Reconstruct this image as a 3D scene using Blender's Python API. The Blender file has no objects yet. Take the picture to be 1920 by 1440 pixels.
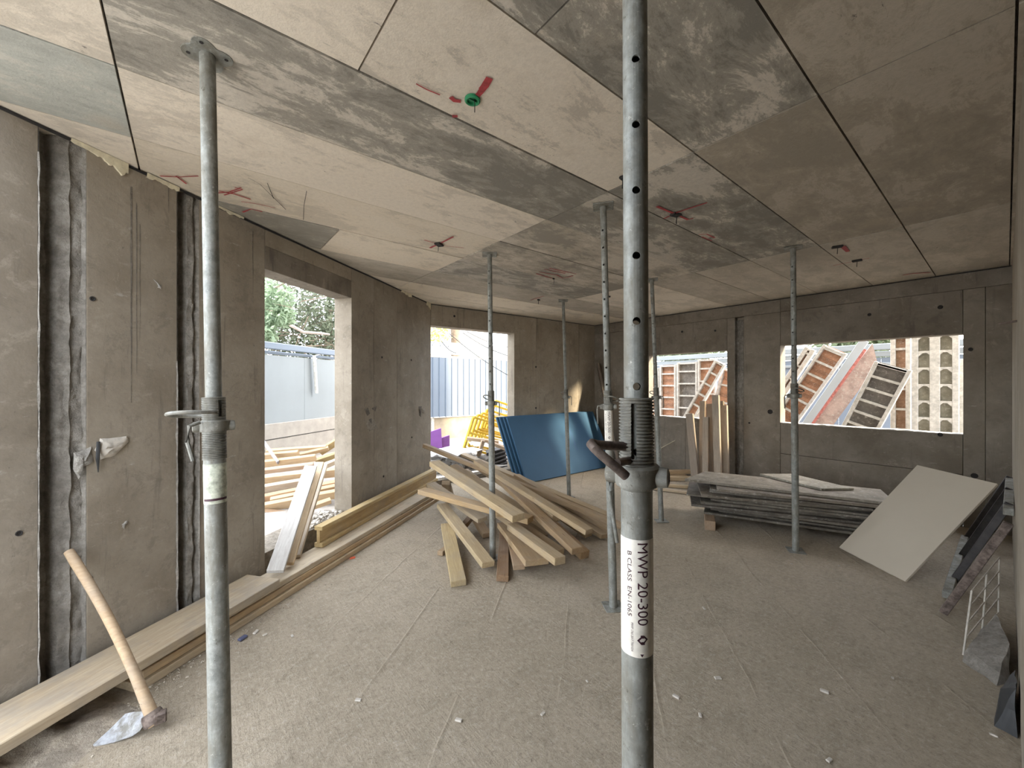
import bpy, bmesh, math, random
from mathutils import Vector, Matrix, noise

# ------------------------------------------------------------------ camera, world, light
SC = bpy.context.scene
COL = SC.collection
R = random.Random(7)
YAW = math.radians(39.0)
EYE = Vector((0, 0, 1.375))          # camera height above the slab
HZ = 2.45                            # ceiling height
FPX = 750.0                          # focal length in pixels of the 1920 x 1440 frame

cam_d = bpy.data.cameras.new('camera')
cam_d.sensor_width = 36.0
cam_d.lens = 36.0 * FPX / 1920.0
cam_d.clip_start = 0.02
cam = bpy.data.objects.new('camera', cam_d)
cam.location = EYE
cam.rotation_euler = (math.pi / 2, 0, -YAW)
COL.objects.link(cam)
SC.camera = cam

world = bpy.data.worlds.new('sky')
SC.world = world
world.use_nodes = True
wn = world.node_tree.nodes
wl = world.node_tree.links
bg = wn['Background']
sky = wn.new('ShaderNodeTexSky')
sky.sky_type = 'NISHITA'
sky.sun_disc = False
sky.sun_elevation = math.radians(42)
sky.sun_rotation = math.radians(120)
sky.air_density = 1.0
sky.dust_density = 3.0
wmix = wn.new('ShaderNodeMixRGB')
wmix.inputs[0].default_value = 0.72
wmix.inputs[2].default_value = (5.5, 5.75, 6.1, 1)
wl.new(sky.outputs[0], wmix.inputs[1])
wl.new(wmix.outputs[0], bg.inputs[0])
bg.inputs[1].default_value = 1.0

sun_d = bpy.data.lights.new('sun', 'SUN')
sun_d.energy = 7.0
sun_d.angle = math.radians(6)
sun_d.color = (1.0, 0.86, 0.62)
sun = bpy.data.objects.new('sun', sun_d)
SUN_DIR = Vector((-0.30, 0.87, -0.25))
sun.rotation_euler = SUN_DIR.to_track_quat('-Z', 'Y').to_euler()
COL.objects.link(sun)

SC.view_settings.view_transform = 'Standard'
SC.view_settings.look = 'None'
SC.view_settings.gamma = 1.0
SC.view_settings.use_curve_mapping = False
SC.view_settings.exposure = 0.62
SC.cycles.use_denoising = True
SC.cycles.max_bounces = 9
SC.cycles.diffuse_bounces = 7
SC.cycles.glossy_bounces = 3
SC.cycles.use_adaptive_sampling = True
SC.cycles.adaptive_threshold = 0.05
SC.cycles.adaptive_min_samples = 16

# ------------------------------------------------------------------ geometry helpers
def ray(u, v):
    x = (u - 960) / FPX; z = -(v - 720) / FPX
    return Vector((math.cos(YAW) * x + math.sin(YAW), -math.sin(YAW) * x + math.cos(YAW), z))
def dep(u, v, d): return EYE + ray(u, v) * d
def onz(u, v, z=0.0):
    r = ray(u, v); return EYE + r * ((z - EYE.z) / r.z)
def onp(u, v, p):
    r = ray(u, v); return EYE + r * (p / r.x)
def onq(u, v, q):
    r = ray(u, v); return EYE + r * (q / r.y)
def onv(u, v, a, n):
    r = ray(u, v); n = Vector(n); return EYE + r * ((Vector(a) - EYE).dot(n) / r.dot(n))
CR = Vector((math.cos(YAW), -math.sin(YAW), 0))   # direction to the right of the view
CF = Vector((math.sin(YAW), math.cos(YAW), 0))    # direction of the view

class MB:
    def __init__(s): s.v = []; s.f = []
    def poly(s, pts):
        i = len(s.v); s.v += [tuple(p) for p in pts]; s.f.append(tuple(range(i, i + len(pts))))
    def box(s, lo, hi, M=None):
        i = len(s.v)
        for x in (lo[0], hi[0]):
            for y in (lo[1], hi[1]):
                for z in (lo[2], hi[2]):
                    p = Vector((x, y, z)); s.v.append(tuple(M @ p if M else p))
        for f in ((0,1,3,2),(4,6,7,5),(0,4,5,1),(2,3,7,6),(0,2,6,4),(1,5,7,3)):
            s.f.append(tuple(i + k for k in f))
        return s
    def cbox(s, lo, hi, c, M=None):          # chamfered box
        i = len(s.v)
        lo = Vector(lo); hi = Vector(hi)
        idx = {}
        for sx in (0, 1):
            for sy in (0, 1):
                for sz in (0, 1):
                    for ax in range(3):
                        p = [0, 0, 0]
                        for k, sg in enumerate((sx, sy, sz)):
                            e = hi[k] if sg else lo[k]
                            p[k] = e if k == ax else e + (-c if sg else c)
                        p = Vector(p)
                        idx[(sx, sy, sz, ax)] = len(s.v)
                        s.v.append(tuple(M @ p if M else p))
        for ax in range(3):
            o = [k for k in range(3) if k != ax]
            for sg in (0, 1):
                q = []
                for (a, b) in ((0,0),(1,0),(1,1),(0,1)):
                    t = [0,0,0]; t[ax] = sg; t[o[0]] = a; t[o[1]] = b
                    q.append(idx[(t[0], t[1], t[2], ax)])
                s.f.append(tuple(q))
        for ax in range(3):
            o = [k for k in range(3) if k != ax]
            for a in (0, 1):
                for b in (0, 1):
                    q = []
                    for (e, fx) in ((0, o[0]), (1, o[0]), (1, o[1]), (0, o[1])):
                        t = [0,0,0]; t[ax] = e; t[o[0]] = a; t[o[1]] = b
                        q.append(idx[(t[0], t[1], t[2], fx)])
                    s.f.append(tuple(q))
        for sx in (0, 1):
            for sy in (0, 1):
                for sz in (0, 1):
                    s.f.append(tuple(idx[(sx, sy, sz, k)] for k in range(3)))
        return s
    def tube(s, pts, r, n=8, cap=True, closed=False):
        pts = [Vector(p) for p in pts]; m = len(pts)
        rs = r if isinstance(r, (list, tuple)) else [r] * m
        i0 = len(s.v); up = None
        for k, p in enumerate(pts):
            if closed: d = pts[(k + 1) % m] - pts[k - 1]
            else: d = pts[min(k + 1, m - 1)] - pts[max(k - 1, 0)]
            d = d.normalized()
            if up is None:
                up = Vector((0, 0, 1)) if abs(d.z) < .9 else Vector((1, 0, 0))
            a = d.cross(up)
            if a.length < 1e-5: a = d.cross(Vector((0, 1, .1)))
            a.normalize(); b = d.cross(a).normalized(); up = -b if False else up
            for j in range(n):
                t = 2 * math.pi * j / n
                s.v.append(tuple(p + (a * math.cos(t) + b * math.sin(t)) * rs[k]))
        for k in range(m if closed else m - 1):
            k2 = (k + 1) % m
            for j in range(n):
                j2 = (j + 1) % n
                s.f.append((i0 + k*n + j, i0 + k*n + j2, i0 + k2*n + j2, i0 + k2*n + j))
        if cap and not closed:
            s.f.append(tuple(i0 + j for j in range(n)))
            s.f.append(tuple(i0 + (m-1)*n + j for j in reversed(range(n))))
        return s
    def lathe(s, prof, n=24, a0=0.0, a1=2*math.pi, c=(0, 0)):   # prof: (r, z)
        full = abs(a1 - a0 - 2*math.pi) < 1e-6
        m = n if full else n + 1; i0 = len(s.v)
        for (r, z) in prof:
            for j in range(m):
                t = a0 + (a1 - a0) * j / n
                s.v.append((c[0] + r*math.cos(t), c[1] + r*math.sin(t), z))
        for k in range(len(prof) - 1):
            for j in range(n):
                j2 = (j + 1) % m
                s.f.append((i0 + k*m + j, i0 + k*m + j2, i0 + (k+1)*m + j2, i0 + (k+1)*m + j))
        return s
    def prism(s, pts, z0, z1, M=None):
        n = len(pts); i = len(s.v)
        for z in (z0, z1):
            for p in pts:
                q = Vector((p[0], p[1], z)); s.v.append(tuple(M @ q if M else q))
        s.f.append(tuple(i + k for k in reversed(range(n)))); s.f.append(tuple(i + n + k for k in range(n)))
        for k in range(n):
            k2 = (k + 1) % n; s.f.append((i + k, i + k2, i + n + k2, i + n + k))
        return s
    def mesh(s, name):
        me = bpy.data.meshes.new(name); me.from_pydata(s.v, [], s.f); me.validate()
        bm = bmesh.new(); bm.from_mesh(me); bmesh.ops.recalc_face_normals(bm, faces=bm.faces); bm.to_mesh(me); bm.free()
        return me
    def build(s, name, m, parent=None, M=None, smooth=False, color=None, kind=None):
        me = s.mesh(name)
        if smooth:
            me.polygons.foreach_set('use_smooth', [True] * len(me.polygons))
            try: me.set_sharp_from_angle(angle=math.radians(40))
            except Exception: pass
        return link(name, me, m, parent, M, color, kind)

def link(name, me, m=None, parent=None, M=None, color=None, kind=None):
    if m is not None and not me.materials: me.materials.append(m)
    o = bpy.data.objects.new(name, me); COL.objects.link(o)
    if parent is not None: o.parent = parent
    if M is not None: o.matrix_local = M
    if color is not None: o.color = (*color[:3], color[3] if len(color) > 3 else 1)
    if kind: o['kind'] = kind
    return o
def tag(o, label, cat, group=None, kind=None):
    o['label'] = label; o['category'] = cat
    if group: o['group'] = group
    if kind: o['kind'] = kind
    return o
def empty(name, M=None, loc=None):
    o = bpy.data.objects.new(name, None); COL.objects.link(o); o.empty_display_size = .1
    if loc is not None: o.location = loc
    if M is not None: o.matrix_world = M
    return o
def basis(o, x, y, z):
    M = Matrix.Identity(4)
    for i, a in enumerate((x, y, z)):
        for k in range(3): M[k][i] = a[k]
    for k in range(3): M[k][3] = o[k]
    return M
def axis_frame(a, b, roll=0.0, up=(0, 0, 1)):
    a = Vector(a); b = Vector(b); x = (b - a).normalized(); up = Vector(up)
    y = up.cross(x)
    if y.length < 1e-4: y = Vector((0, 1, 0)).cross(x)
    y.normalize(); z = x.cross(y).normalized()
    if roll:
        q = Matrix.Rotation(roll, 3, x); y = q @ y; z = q @ z
    return basis((a + b) / 2, x, y, z), (b - a).length

# ------------------------------------------------------------------ material helpers
class NT:
    def __init__(s, name):
        s.m = bpy.data.materials.new(name); s.m.use_nodes = True
        s.t = s.m.node_tree; s.b = s.t.nodes['Principled BSDF']
        s.b.inputs['Roughness'].default_value = .85
    def n(s, kind, **kw):
        x = s.t.nodes.new('ShaderNode' + kind)
        for k, v in kw.items(): setattr(x, k, v)
        return x
    def put(s, sock, v):
        if hasattr(v, 'is_output') or isinstance(v, bpy.types.NodeSocket): s.t.links.new(v, sock)
        elif isinstance(v, (tuple, list)) and len(v) == 3 and sock.type == 'RGBA': sock.default_value = (*v, 1)
        else: sock.default_value = v
    def coord(s, scale=(1, 1, 1), rot=(0, 0, 0), world=False, jitter=False):
        if world: c = s.n('NewGeometry').outputs['Position']
        else: c = s.n('TexCoord').outputs['Object']
        if jitter:
            r = s.n('ObjectInfo').outputs['Random']
            mu = s.n('VectorMath', operation='SCALE'); s.put(mu.inputs[0], (31.7, 17.3, 23.9)); s.put(mu.inputs['Scale'], r)
            ad = s.n('VectorMath', operation='ADD'); s.put(ad.inputs[0], c); s.put(ad.inputs[1], mu.outputs[0]); c = ad.outputs[0]
        mp = s.n('Mapping'); s.put(mp.inputs[0], c); mp.inputs['Scale'].default_value = scale; mp.inputs['Rotation'].default_value = rot
        return mp.outputs[0]
    def noise(s, vec, scale, detail=5, rough=.6, dist=0.0):
        x = s.n('TexNoise'); s.put(x.inputs['Vector'], vec); x.inputs['Scale'].default_value = scale
        x.inputs['Detail'].default_value = detail; x.inputs['Roughness'].default_value = rough; x.inputs['Distortion'].default_value = dist
        return x.outputs[0]
    def voro(s, vec, scale, feature='F1'):
        x = s.n('TexVoronoi', feature=feature); s.put(x.inputs['Vector'], vec); x.inputs['Scale'].default_value = scale
        return x.outputs['Distance']
    def ramp(s, f, *st):
        x = s.n('ValToRGB'); s.put(x.inputs[0], f); e = x.color_ramp.elements
        while len(e) < len(st): e.new(.5)
        for k, (p, c) in enumerate(st):
            e[k].position = p; e[k].color = (c, c, c, 1) if isinstance(c, (int, float)) else (*c, 1)
        return x.outputs[0]
    def mix(s, f, a, b, mode='MIX'):
        x = s.n('MixRGB', blend_type=mode); s.put(x.inputs[0], f); s.put(x.inputs[1], a); s.put(x.inputs[2], b)
        return x.outputs[0]
    def math(s, op, a, b=0.0):
        x = s.n('Math', operation=op); s.put(x.inputs[0], a); s.put(x.inputs[1], b); return x.outputs[0]
    def objcolor(s):
        x = s.n('ObjectInfo'); return x.outputs['Color'], x.outputs['Alpha'], x.outputs['Random']
    def fin(s, col, rough=None, bump=None, bs=.3, bd=.01, metal=None):
        s.put(s.b.inputs['Base Color'], col)
        if rough is not None: s.put(s.b.inputs['Roughness'], rough)
        if metal is not None: s.put(s.b.inputs['Metallic'], metal)
        if bump is not None:
            x = s.n('Bump'); x.inputs['Strength'].default_value = bs; x.inputs['Distance'].default_value = bd
            s.put(x.inputs['Height'], bump); s.t.links.new(x.outputs[0], s.b.inputs['Normal'])
        return s.m

MATS = {}
def plain(name, col, rough=.8, metal=0.0, var=.15, scale=8.0, bump=0.0):
    if name in MATS: return MATS[name]
    t = NT(name); c = t.coord()
    f = t.noise(c, scale, 5, .65)
    k = t.mix(t.ramp(f, (.3, 0), (.7, 1)), tuple(x * (1 - var) for x in col), tuple(min(1, x * (1 + var)) for x in col))
    t.fin(k, rough, f if bump else None, bump, .004, metal)
    MATS[name] = t.m; return t.m

def m_ceiling():
    t = NT('cast_concrete_soffit'); c = t.coord(jitter=True); base, amt, rnd = t.objcolor()
    st = t.coord((.55, 1.25, 1), jitter=True)
    big = t.noise(c, 1.5, 4, .6, .3); crust = t.noise(st, 6.0, 12, .80, .35); fine = t.noise(c, 45, 6, .75)
    tiny = t.noise(c, 160, 3, .6)
    pale = t.mix(.75, base, (.74, .67, .57))
    dark = t.mix(.62, base, (.15, .14, .12))
    v = t.math('ADD', t.math('MULTIPLY', crust, .62), t.math('MULTIPLY', big, .38))
    lo = t.mix(t.math('MULTIPLY', t.ramp(v, (.455, 1), (.49, 0)), amt), base, dark)
    hi = t.mix(t.math('MULTIPLY', t.ramp(v, (.515, 0), (.55, .9)), amt), lo, pale)
    sp = t.ramp(t.noise(t.coord((.6, 1.4, 1), jitter=True), 17, 8, .78, .6), (.325, 1), (.36, 0))
    hi = t.mix(t.math('MULTIPLY', sp, .8), hi, (.09, .08, .07))
    ln = t.ramp(t.noise(t.coord((.35, 5.5, 1), jitter=True), 6, 5, .7, .5), (.27, 1), (.315, 0))
    hi = t.mix(t.math('MULTIPLY', ln, .55), hi, (.11, .10, .085))
    hi = t.mix(t.math('MULTIPLY', t.ramp(fine, (.34, 1), (.58, 0)), .24), hi, t.mix(.5, base, (.09, .08, .07)))
    hi = t.mix(t.ramp(t.noise(c, 3.3, 4, .5), (.62, 0), (.75, .35)), hi, (.46, .38, .28))
    h = t.math('ADD', t.math('MULTIPLY', v, .7), t.math('ADD', t.math('MULTIPLY', fine, .3), t.math('MULTIPLY', tiny, .1)))
    return t.fin(hi, .8, h, .45, .012)

def m_wall():
    t = NT('cast_concrete_wall'); c = t.coord(jitter=True); base, amt, rnd = t.objcolor()
    v = t.coord((5, 5, .45), jitter=True)
    big = t.noise(c, 2.2, 7, .65); streak = t.noise(v, 3.0, 6, .7, .5); fine = t.noise(c, 42, 5, .7); tiny = t.noise(c, 150, 3, .6)
    a = t.mix(t.ramp(big, (.35, 0), (.68, 1)), t.mix(.28, base, (.13, .11, .09)), t.mix(.22, base, (.62, .57, .5)))
    a = t.mix(t.math('MULTIPLY', t.ramp(streak, (.33, 1), (.42, 0)), amt), a, (.12, .10, .08))
    bl = t.noise(c, 6.5, 10, .8, .4)
    a = t.mix(t.math('MULTIPLY', t.ramp(bl, (.40, 1), (.455, 0)), t.math('MULTIPLY', amt, .62)), a, (.12, .10, .075))
    a = t.mix(t.math('MULTIPLY', t.ramp(bl, (.56, 0), (.62, 1)), .35), a, t.mix(.5, base, (.6, .54, .45)))
    pores = t.ramp(t.noise(c, 30, 6, .75), (.27, 1), (.335, 0))
    a = t.mix(t.math('MULTIPLY', pores, .75), a, (.08, .07, .06))
    a = t.mix(t.ramp(t.noise(t.coord((1, 1, 3), jitter=True), 9, 6, .7), (.63, 0), (.72, .4)), a, (.6, .57, .52))
    a = t.mix(t.math('MULTIPLY', t.ramp(fine, (.3, 1), (.7, 0)), .22), a, (.14, .12, .1))
    h = t.math('ADD', t.math('MULTIPLY', big, .5), t.math('ADD', t.math('MULTIPLY', fine, .3), t.math('MULTIPLY', tiny, .12)))
    return t.fin(a, .88, h, .4, .012)

def m_rough():
    t = NT('broken_concrete'); c = t.coord(); base, amt, rnd = t.objcolor()
    f = t.noise(c, 26, 7, .75); g = t.noise(c, 90, 4, .7); b = t.noise(c, 5, 5, .6)
    a = t.mix(t.ramp(f, (.35, 0), (.66, 1)), t.mix(.55, base, (.06, .05, .04)), t.mix(.25, base, (.6, .56, .5)))
    a = t.mix(t.ramp(b, (.4, .5), (.6, 0)), a, (.13, .115, .095))
    return t.fin(a, .95, t.math('ADD', f, t.math('MULTIPLY', g, .4)), .9, .02)

def m_floor():
    t = NT('screeded_slab'); c = t.coord(world=True)
    big = t.noise(c, .9, 5, .6); mid = t.noise(c, 6, 8, .75); fine = t.noise(c, 95, 5, .75); grit = t.noise(c, 38, 7, .8)
    a = t.mix(t.ramp(big, (.35, 0), (.65, 1)), (.40, .33, .235), (.48, .40, .295))
    a = t.mix(t.ramp(mid, (.36, .6), (.52, 0)), a, (.32, .265, .185))
    a = t.mix(t.ramp(grit, (.52, 0), (.62, .6)), a, (.56, .50, .41))
    a = t.mix(t.ramp(grit, (.36, .55), (.46, 0)), a, (.20, .17, .125))
    a = t.mix(t.ramp(fine, (.30, .5), (.45, 0)), a, (.18, .155, .115))
    # screed ridges running along the long side of the slab
    rot = (0, 0, math.radians(-129.5))
    wob = t.noise(t.coord((.5, .5, 1), world=True), 1.2, 4, .6)
    sx = t.n('SeparateXYZ'); t.put(sx.inputs[0], t.coord((1, 1, 1), rot, world=True))
    q = t.math('ADD', sx.outputs[0], t.math('MULTIPLY', wob, .12))
    fr = t.math('FRACT', t.math('DIVIDE', q, .43))
    ridge = t.ramp(fr, (.46, 0), (.495, 1), (.51, .1), (.56, 0))
    gap = t.ramp(t.noise(t.coord((1, 1, 1), world=True), 2.1, 3, .6), (.42, 0), (.56, 1))
    ridge = t.math('MULTIPLY', ridge, gap)
    comb = t.noise(t.coord((14, 1.3, 1), rot, world=True), 5, 5, .65)
    h = t.math('ADD', t.math('MULTIPLY', grit, .8), t.math('ADD', t.math('MULTIPLY', fine, .35), t.math('MULTIPLY', mid, .5)))
    h = t.math('ADD', h, t.math('ADD', t.math('MULTIPLY', ridge, .45), t.math('MULTIPLY', comb, .35)))
    return t.fin(a, .8, h, 1.0, .016)

def m_wood():
    t = NT('sawn_softwood'); base, amt, rnd = t.objcolor()
    c = t.coord((1.2, 14, 14), jitter=True); d = t.coord(jitter=True)
    g = t.noise(c, 5.0, 6, .65, .8); ring = t.noise(t.coord((.5, 6, 6), jitter=True), 4, 3, .5, 2.0)
    dirt = t.noise(d, 5, 6, .7)
    a = t.mix(t.ramp(g, (.3, 0), (.7, 1)), t.mix(.4, base, (.20, .12, .06)), t.mix(.15, base, (.75, .62, .42)))
    a = t.mix(t.ramp(ring, (.42, .28), (.5, 0)), a, t.mix(.5, base, (.22, .13, .07)))
    a = t.mix(t.math('MULTIPLY', t.ramp(dirt, (.38, 1), (.55, 0)), t.math('MULTIPLY', amt, .6)), a, (.27, .24, .2))
    k = t.ramp(t.voro(t.coord((2.2, 9, 9), jitter=True), 1.6), (.0, .8), (.10, 0))
    a = t.mix(k, a, (.14, .08, .045))
    return t.fin(a, .75, g, .25, .004)

def m_ply():
    t = NT('weathered_plywood'); base, amt, rnd = t.objcolor(); c = t.coord(jitter=True)
    f = t.noise(c, 7, 7, .7); g = t.noise(t.coord((1, 8, 8), jitter=True), 9, 5, .6)
    a = t.mix(t.ramp(f, (.36, 0), (.66, 1)), t.mix(.5, base, (.06, .05, .035)), t.mix(.16, base, (.55, .5, .42)))
    a = t.mix(t.math('MULTIPLY', t.ramp(t.noise(c, 30, 5, .7), (.55, 0), (.68, 1)), amt), a, (.62, .58, .52))
    return t.fin(a, .8, t.math('ADD', f, g), .3, .006)

def m_galv(name='galvanised_steel', col=(.27, .275, .25), rough=.5):
    t = NT(name); c = t.coord(); base, amt, rnd = t.objcolor()
    v = t.voro(c, 120); f = t.noise(c, 26, 7, .7); b = t.noise(t.coord((3, 3, .8)), 6, 5, .65)
    a = t.mix(t.ramp(f, (.35, 0), (.68, 1)), tuple(x * .62 for x in col), tuple(min(1, x * 1.25) for x in col))
    a = t.mix(t.ramp(b, (.40, .8), (.56, 0)), a, (.17, .155, .12))
    sp = t.ramp(t.noise(c, 75, 6, .8), (.60, 0), (.66, .8))
    a = t.mix(sp, a, (.46, .44, .38))
    a = t.mix(t.ramp(t.noise(c, 48, 6, .8), (.33, .85), (.40, 0)), a, (.08, .07, .05))
    r = t.ramp(b, (.35, .8), (.6, rough))
    return t.fin(a, r, t.math('ADD', f, t.math('MULTIPLY', v, .3)), .3, .003, .22)

def m_rust():
    t = NT('rusted_steel'); c = t.coord(); f = t.noise(c, 30, 6, .7)
    a = t.mix(t.ramp(f, (.38, 0), (.65, 1)), (.07, .05, .04), (.22, .17, .14))
    return t.fin(a, .75, f, .4, .003, .3)

def m_leaf():
    t = NT('leaf'); base, amt, rnd = t.objcolor()
    p = t.n('NewGeometry').outputs['Random Per Island']
    a = t.mix(p, t.mix(.5, base, (.05, .08, .03)), t.mix(.3, base, (.6, .7, .45)))
    tr = t.n('BsdfTranslucent'); t.put(tr.inputs[0], a)
    mx = t.n('MixShader'); mx.inputs[0].default_value = .35
    t.fin(a, .6)
    out = t.t.nodes['Material Output']
    t.t.links.new(t.b.outputs[0], mx.inputs[1]); t.t.links.new(tr.outputs[0], mx.inputs[2]); t.t.links.new(mx.outputs[0], out.inputs[0])
    return t.m

def m_sheet(name, col):
    t = NT(name); c = t.coord()
    f = t.noise(c, 1.3, 5, .6); s = t.noise(t.coord((6, 6, 1.2)), 5, 6, .75)
    a = t.mix(t.ramp(f, (.35, 0), (.7, 1)), tuple(x * .9 for x in col), col)
    a = t.mix(t.ramp(s, (.28, .8), (.34, 0)), a, (.33, .34, .35))
    return t.fin(a, .5, None)

M_CEIL, M_WALL, M_ROUGH, M_FLOOR = m_ceiling(), m_wall(), m_rough(), m_floor()
M_WOOD, M_PLY, M_GALV, M_RUST, M_LEAF = m_wood(), m_ply(), m_galv(), m_rust(), m_leaf()
M_SLEEVE = m_galv('dull_zinc_steel', (.25, .245, .215), .6)
M_ALU = plain('cement_spattered_aluminium', (.50, .48, .44), .6, var=.28, scale=22, bump=.2)
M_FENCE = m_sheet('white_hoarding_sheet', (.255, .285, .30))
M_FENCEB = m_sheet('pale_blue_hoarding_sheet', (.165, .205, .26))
M_BLACK = plain('black_plastic', (.02, .02, .02), .6)
M_HOLE = plain('dark_plug', (.025, .022, .02), .9)
M_RED = plain('red_marker_paint', (.36, .045, .05), .7, var=.4, scale=40)
M_GREEN = plain('green_plastic', (.02, .22, .09), .45)
M_FOAM = plain('yellowed_foam', (.62, .56, .40), .9, var=.2, scale=30, bump=.4)
M_PAPER = plain('white_paper_label', (.74, .69, .60), .55, var=.14, scale=60)
M_OLDPAPER = plain('peeling_label', (.42, .43, .34), .7, var=.5, scale=55)
M_INK = plain('maroon_ink', (.045, .012, .02), .6)
M_BLUE = plain('blue_insulation_board', (.035, .105, .19), .75, var=.08, scale=2)
M_WHITEB = plain('white_laminate', (.50, .435, .34), .6, var=.03, scale=3)
M_PURPLE = plain('purple_foam', (.27, .10, .36), .7, var=.1)
M_YELLOW = plain('yellow_paint', (.60, .40, .035), .6, var=.25, scale=14)
M_BARK = plain('bark', (.20, .15, .11), .9, var=.4, scale=12, bump=.5)
M_GROUND = plain('rubble_ground', (.33, .30, .26), .95, var=.3, scale=6, bump=.6)
M_TARP = plain('pale_tarp', (.42, .41, .39), .7, var=.08, scale=2)
M_CHIP = plain('concrete_chip', (.50, .455, .39), .9, var=.2, scale=40)
M_DARKSTEEL = plain('black_painted_steel', (.035, .03, .028), .6, var=.5, scale=20)

# ------------------------------------------------------------------ the shell
A0 = Vector((-.563, 2.44, 0)); AE = Vector((.789, .614, 0)).normalized(); AN = Vector((AE.y, -AE.x, 0))   # left wall: start, run, inward normal
AB = A0 + AE * 3.9
WT = .18
PC = 5.785
QB0, QB1 = AB.y, 4.743
QD = -.036
def wa(s, n, z): return A0 + AE * s + AN * n + Vector((0, 0, z))
def on_a(u, v, n=0.0):
    P = onv(u, v, A0 + AN * n, AN); d = P - A0; return d.dot(AE), P.z

fl = MB()
fl.poly([(-.8, -3.4, 0), (PC + .05, -3.4, 0), (PC + .05, 4.80, 0), (AB.x, AB.y + .05, 0), wa(3.9, -.16, 0), wa(-.35, -.16, 0), (-.8, 2.1, 0)])
fo = fl.build('floor', M_FLOOR); tag(fo, 'rough screeded concrete floor slab', 'floor', kind='structure')

# soffit: slab with the imprint of single formwork boards, 0.5 x 2 m
cut = [((A0 - AN * WT), AN), (Vector((0, 4.80 + WT, 0)), Vector((0, -1, 0))), (Vector((PC + WT, 0, 0)), Vector((-1, 0, 0))), (Vector((-.58, 0, 0)), Vector((1, 0, 0)))]  # last plane ends the slab behind the camera to let sky light in
def clip(poly):
    for (p0, n) in cut:
        out = []
        for i in range(len(poly)):
            a, b = poly[i], poly[(i + 1) % len(poly)]
            da, db = (a - p0).dot(n), (b - p0).dot(n)
            if da >= 0: out.append(a)
            if (da >= 0) != (db >= 0): out.append(a + (b - a) * (da / (da - db)))
        poly = out
        if len(poly) < 3: return None
    return poly
sl = clip([Vector(p) for p in ((-3.6, -3.4, 0), (8, -3.4, 0), (8, 8, 0), (-3.6, 8, 0))])
ceil = MB().prism([(p.x, p.y) for p in sl], HZ + .02, HZ + .24).build('ceiling', M_ROUGH, color=(.25, .23, .2))
tag(ceil, 'board-marked concrete ceiling slab', 'ceiling', kind='structure')
up_ = MB().prism([(p.x, p.y) for p in sl], HZ + .25, 9.0).build('wall_shade_block', M_WALL, color=(.36, .33, .28, .5))  # unseen mass added over the slab to keep sky light off the hoardings
tag(up_, 'unseen upper-storey block added above the slab to shade the yard', 'wall', kind='structure')
PALE = (.72, .64, .53); GREY = (.31, .285, .24); MID = (.45, .40, .325); COOL = (.43, .435, .39); WARM = (.74, .65, .52); SMOOTH = (.38, .33, .26)
rows = [-3.4, -2.9, -2.4, -1.9, -1.4, -.9, -.4, -.02, .44, .913, 1.40, 1.892, 2.397, 2.92, 3.44, 3.96, 4.45, 5.0]
C3 = [-3.6, -2.2, -.19, 1.825, 3.80, 6.0]
joints = {7: [-3.6, -1.2, .30, 1.83, 3.80, 6], 8: [-3.6, -1.2, .83, 1.825, 3.80, 6], 9: [-3.6, -1.5, .455, 1.825, 3.80, 6], 13: [-3.6, -1.8, .82, 1.825, 3.80, 6]}
tone = {7: [SMOOTH, SMOOTH, SMOOTH, SMOOTH, MID], 8: [MID, GREY, GREY, SMOOTH, MID], 9: [PALE, PALE, PALE, GREY, MID], 10: [PALE, PALE, GREY, GREY, MID],
        11: [PALE, COOL, PALE, MID, MID], 12: [PALE, PALE, WARM, MID, PALE], 13: [PALE, GREY, WARM, GREY, PALE], 14: [PALE, MID, MID, MID, MID],
        15: [PALE, PALE, PALE, WARM, WARM], 16: [PALE, PALE, PALE, WARM, WARM]}
heavy = {(8, 2): 1, (8, 1): 1, (9, 3): .9, (10, 2): .9, (10, 3): .8, (11, 3): .8, (12, 3): .8, (13, 3): .7, (9, 2): .55, (9, 1): .3}
for k in range(len(rows) - 1):
    js = joints.get(k, C3)
    for j in range(len(js) - 1):
        g = .0034
        poly = clip([Vector((x, y, 0)) for x, y in ((js[j] + g, rows[k] + g), (js[j+1] - g, rows[k] + g), (js[j+1] - g, rows[k+1] - g), (js[j] + g, rows[k+1] - g))])
        if not poly: continue
        c = sum(poly, Vector()) / len(poly)
        tn = tone.get(k, [SMOOTH] * 6); col = tn[min(j, len(tn) - 1)]
        dz = R.uniform(-.0025, .0025); fb_ = R.uniform(.94, 1.06)
        b = MB().prism([(p.x - c.x, p.y - c.y) for p in poly], HZ + dz, HZ + .019)
        b.build('panel', M_CEIL, ceil, Matrix.Translation((c.x, c.y, 0)), color=(*[x * fb_ for x in col], heavy.get((k, j), .38)))

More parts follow.
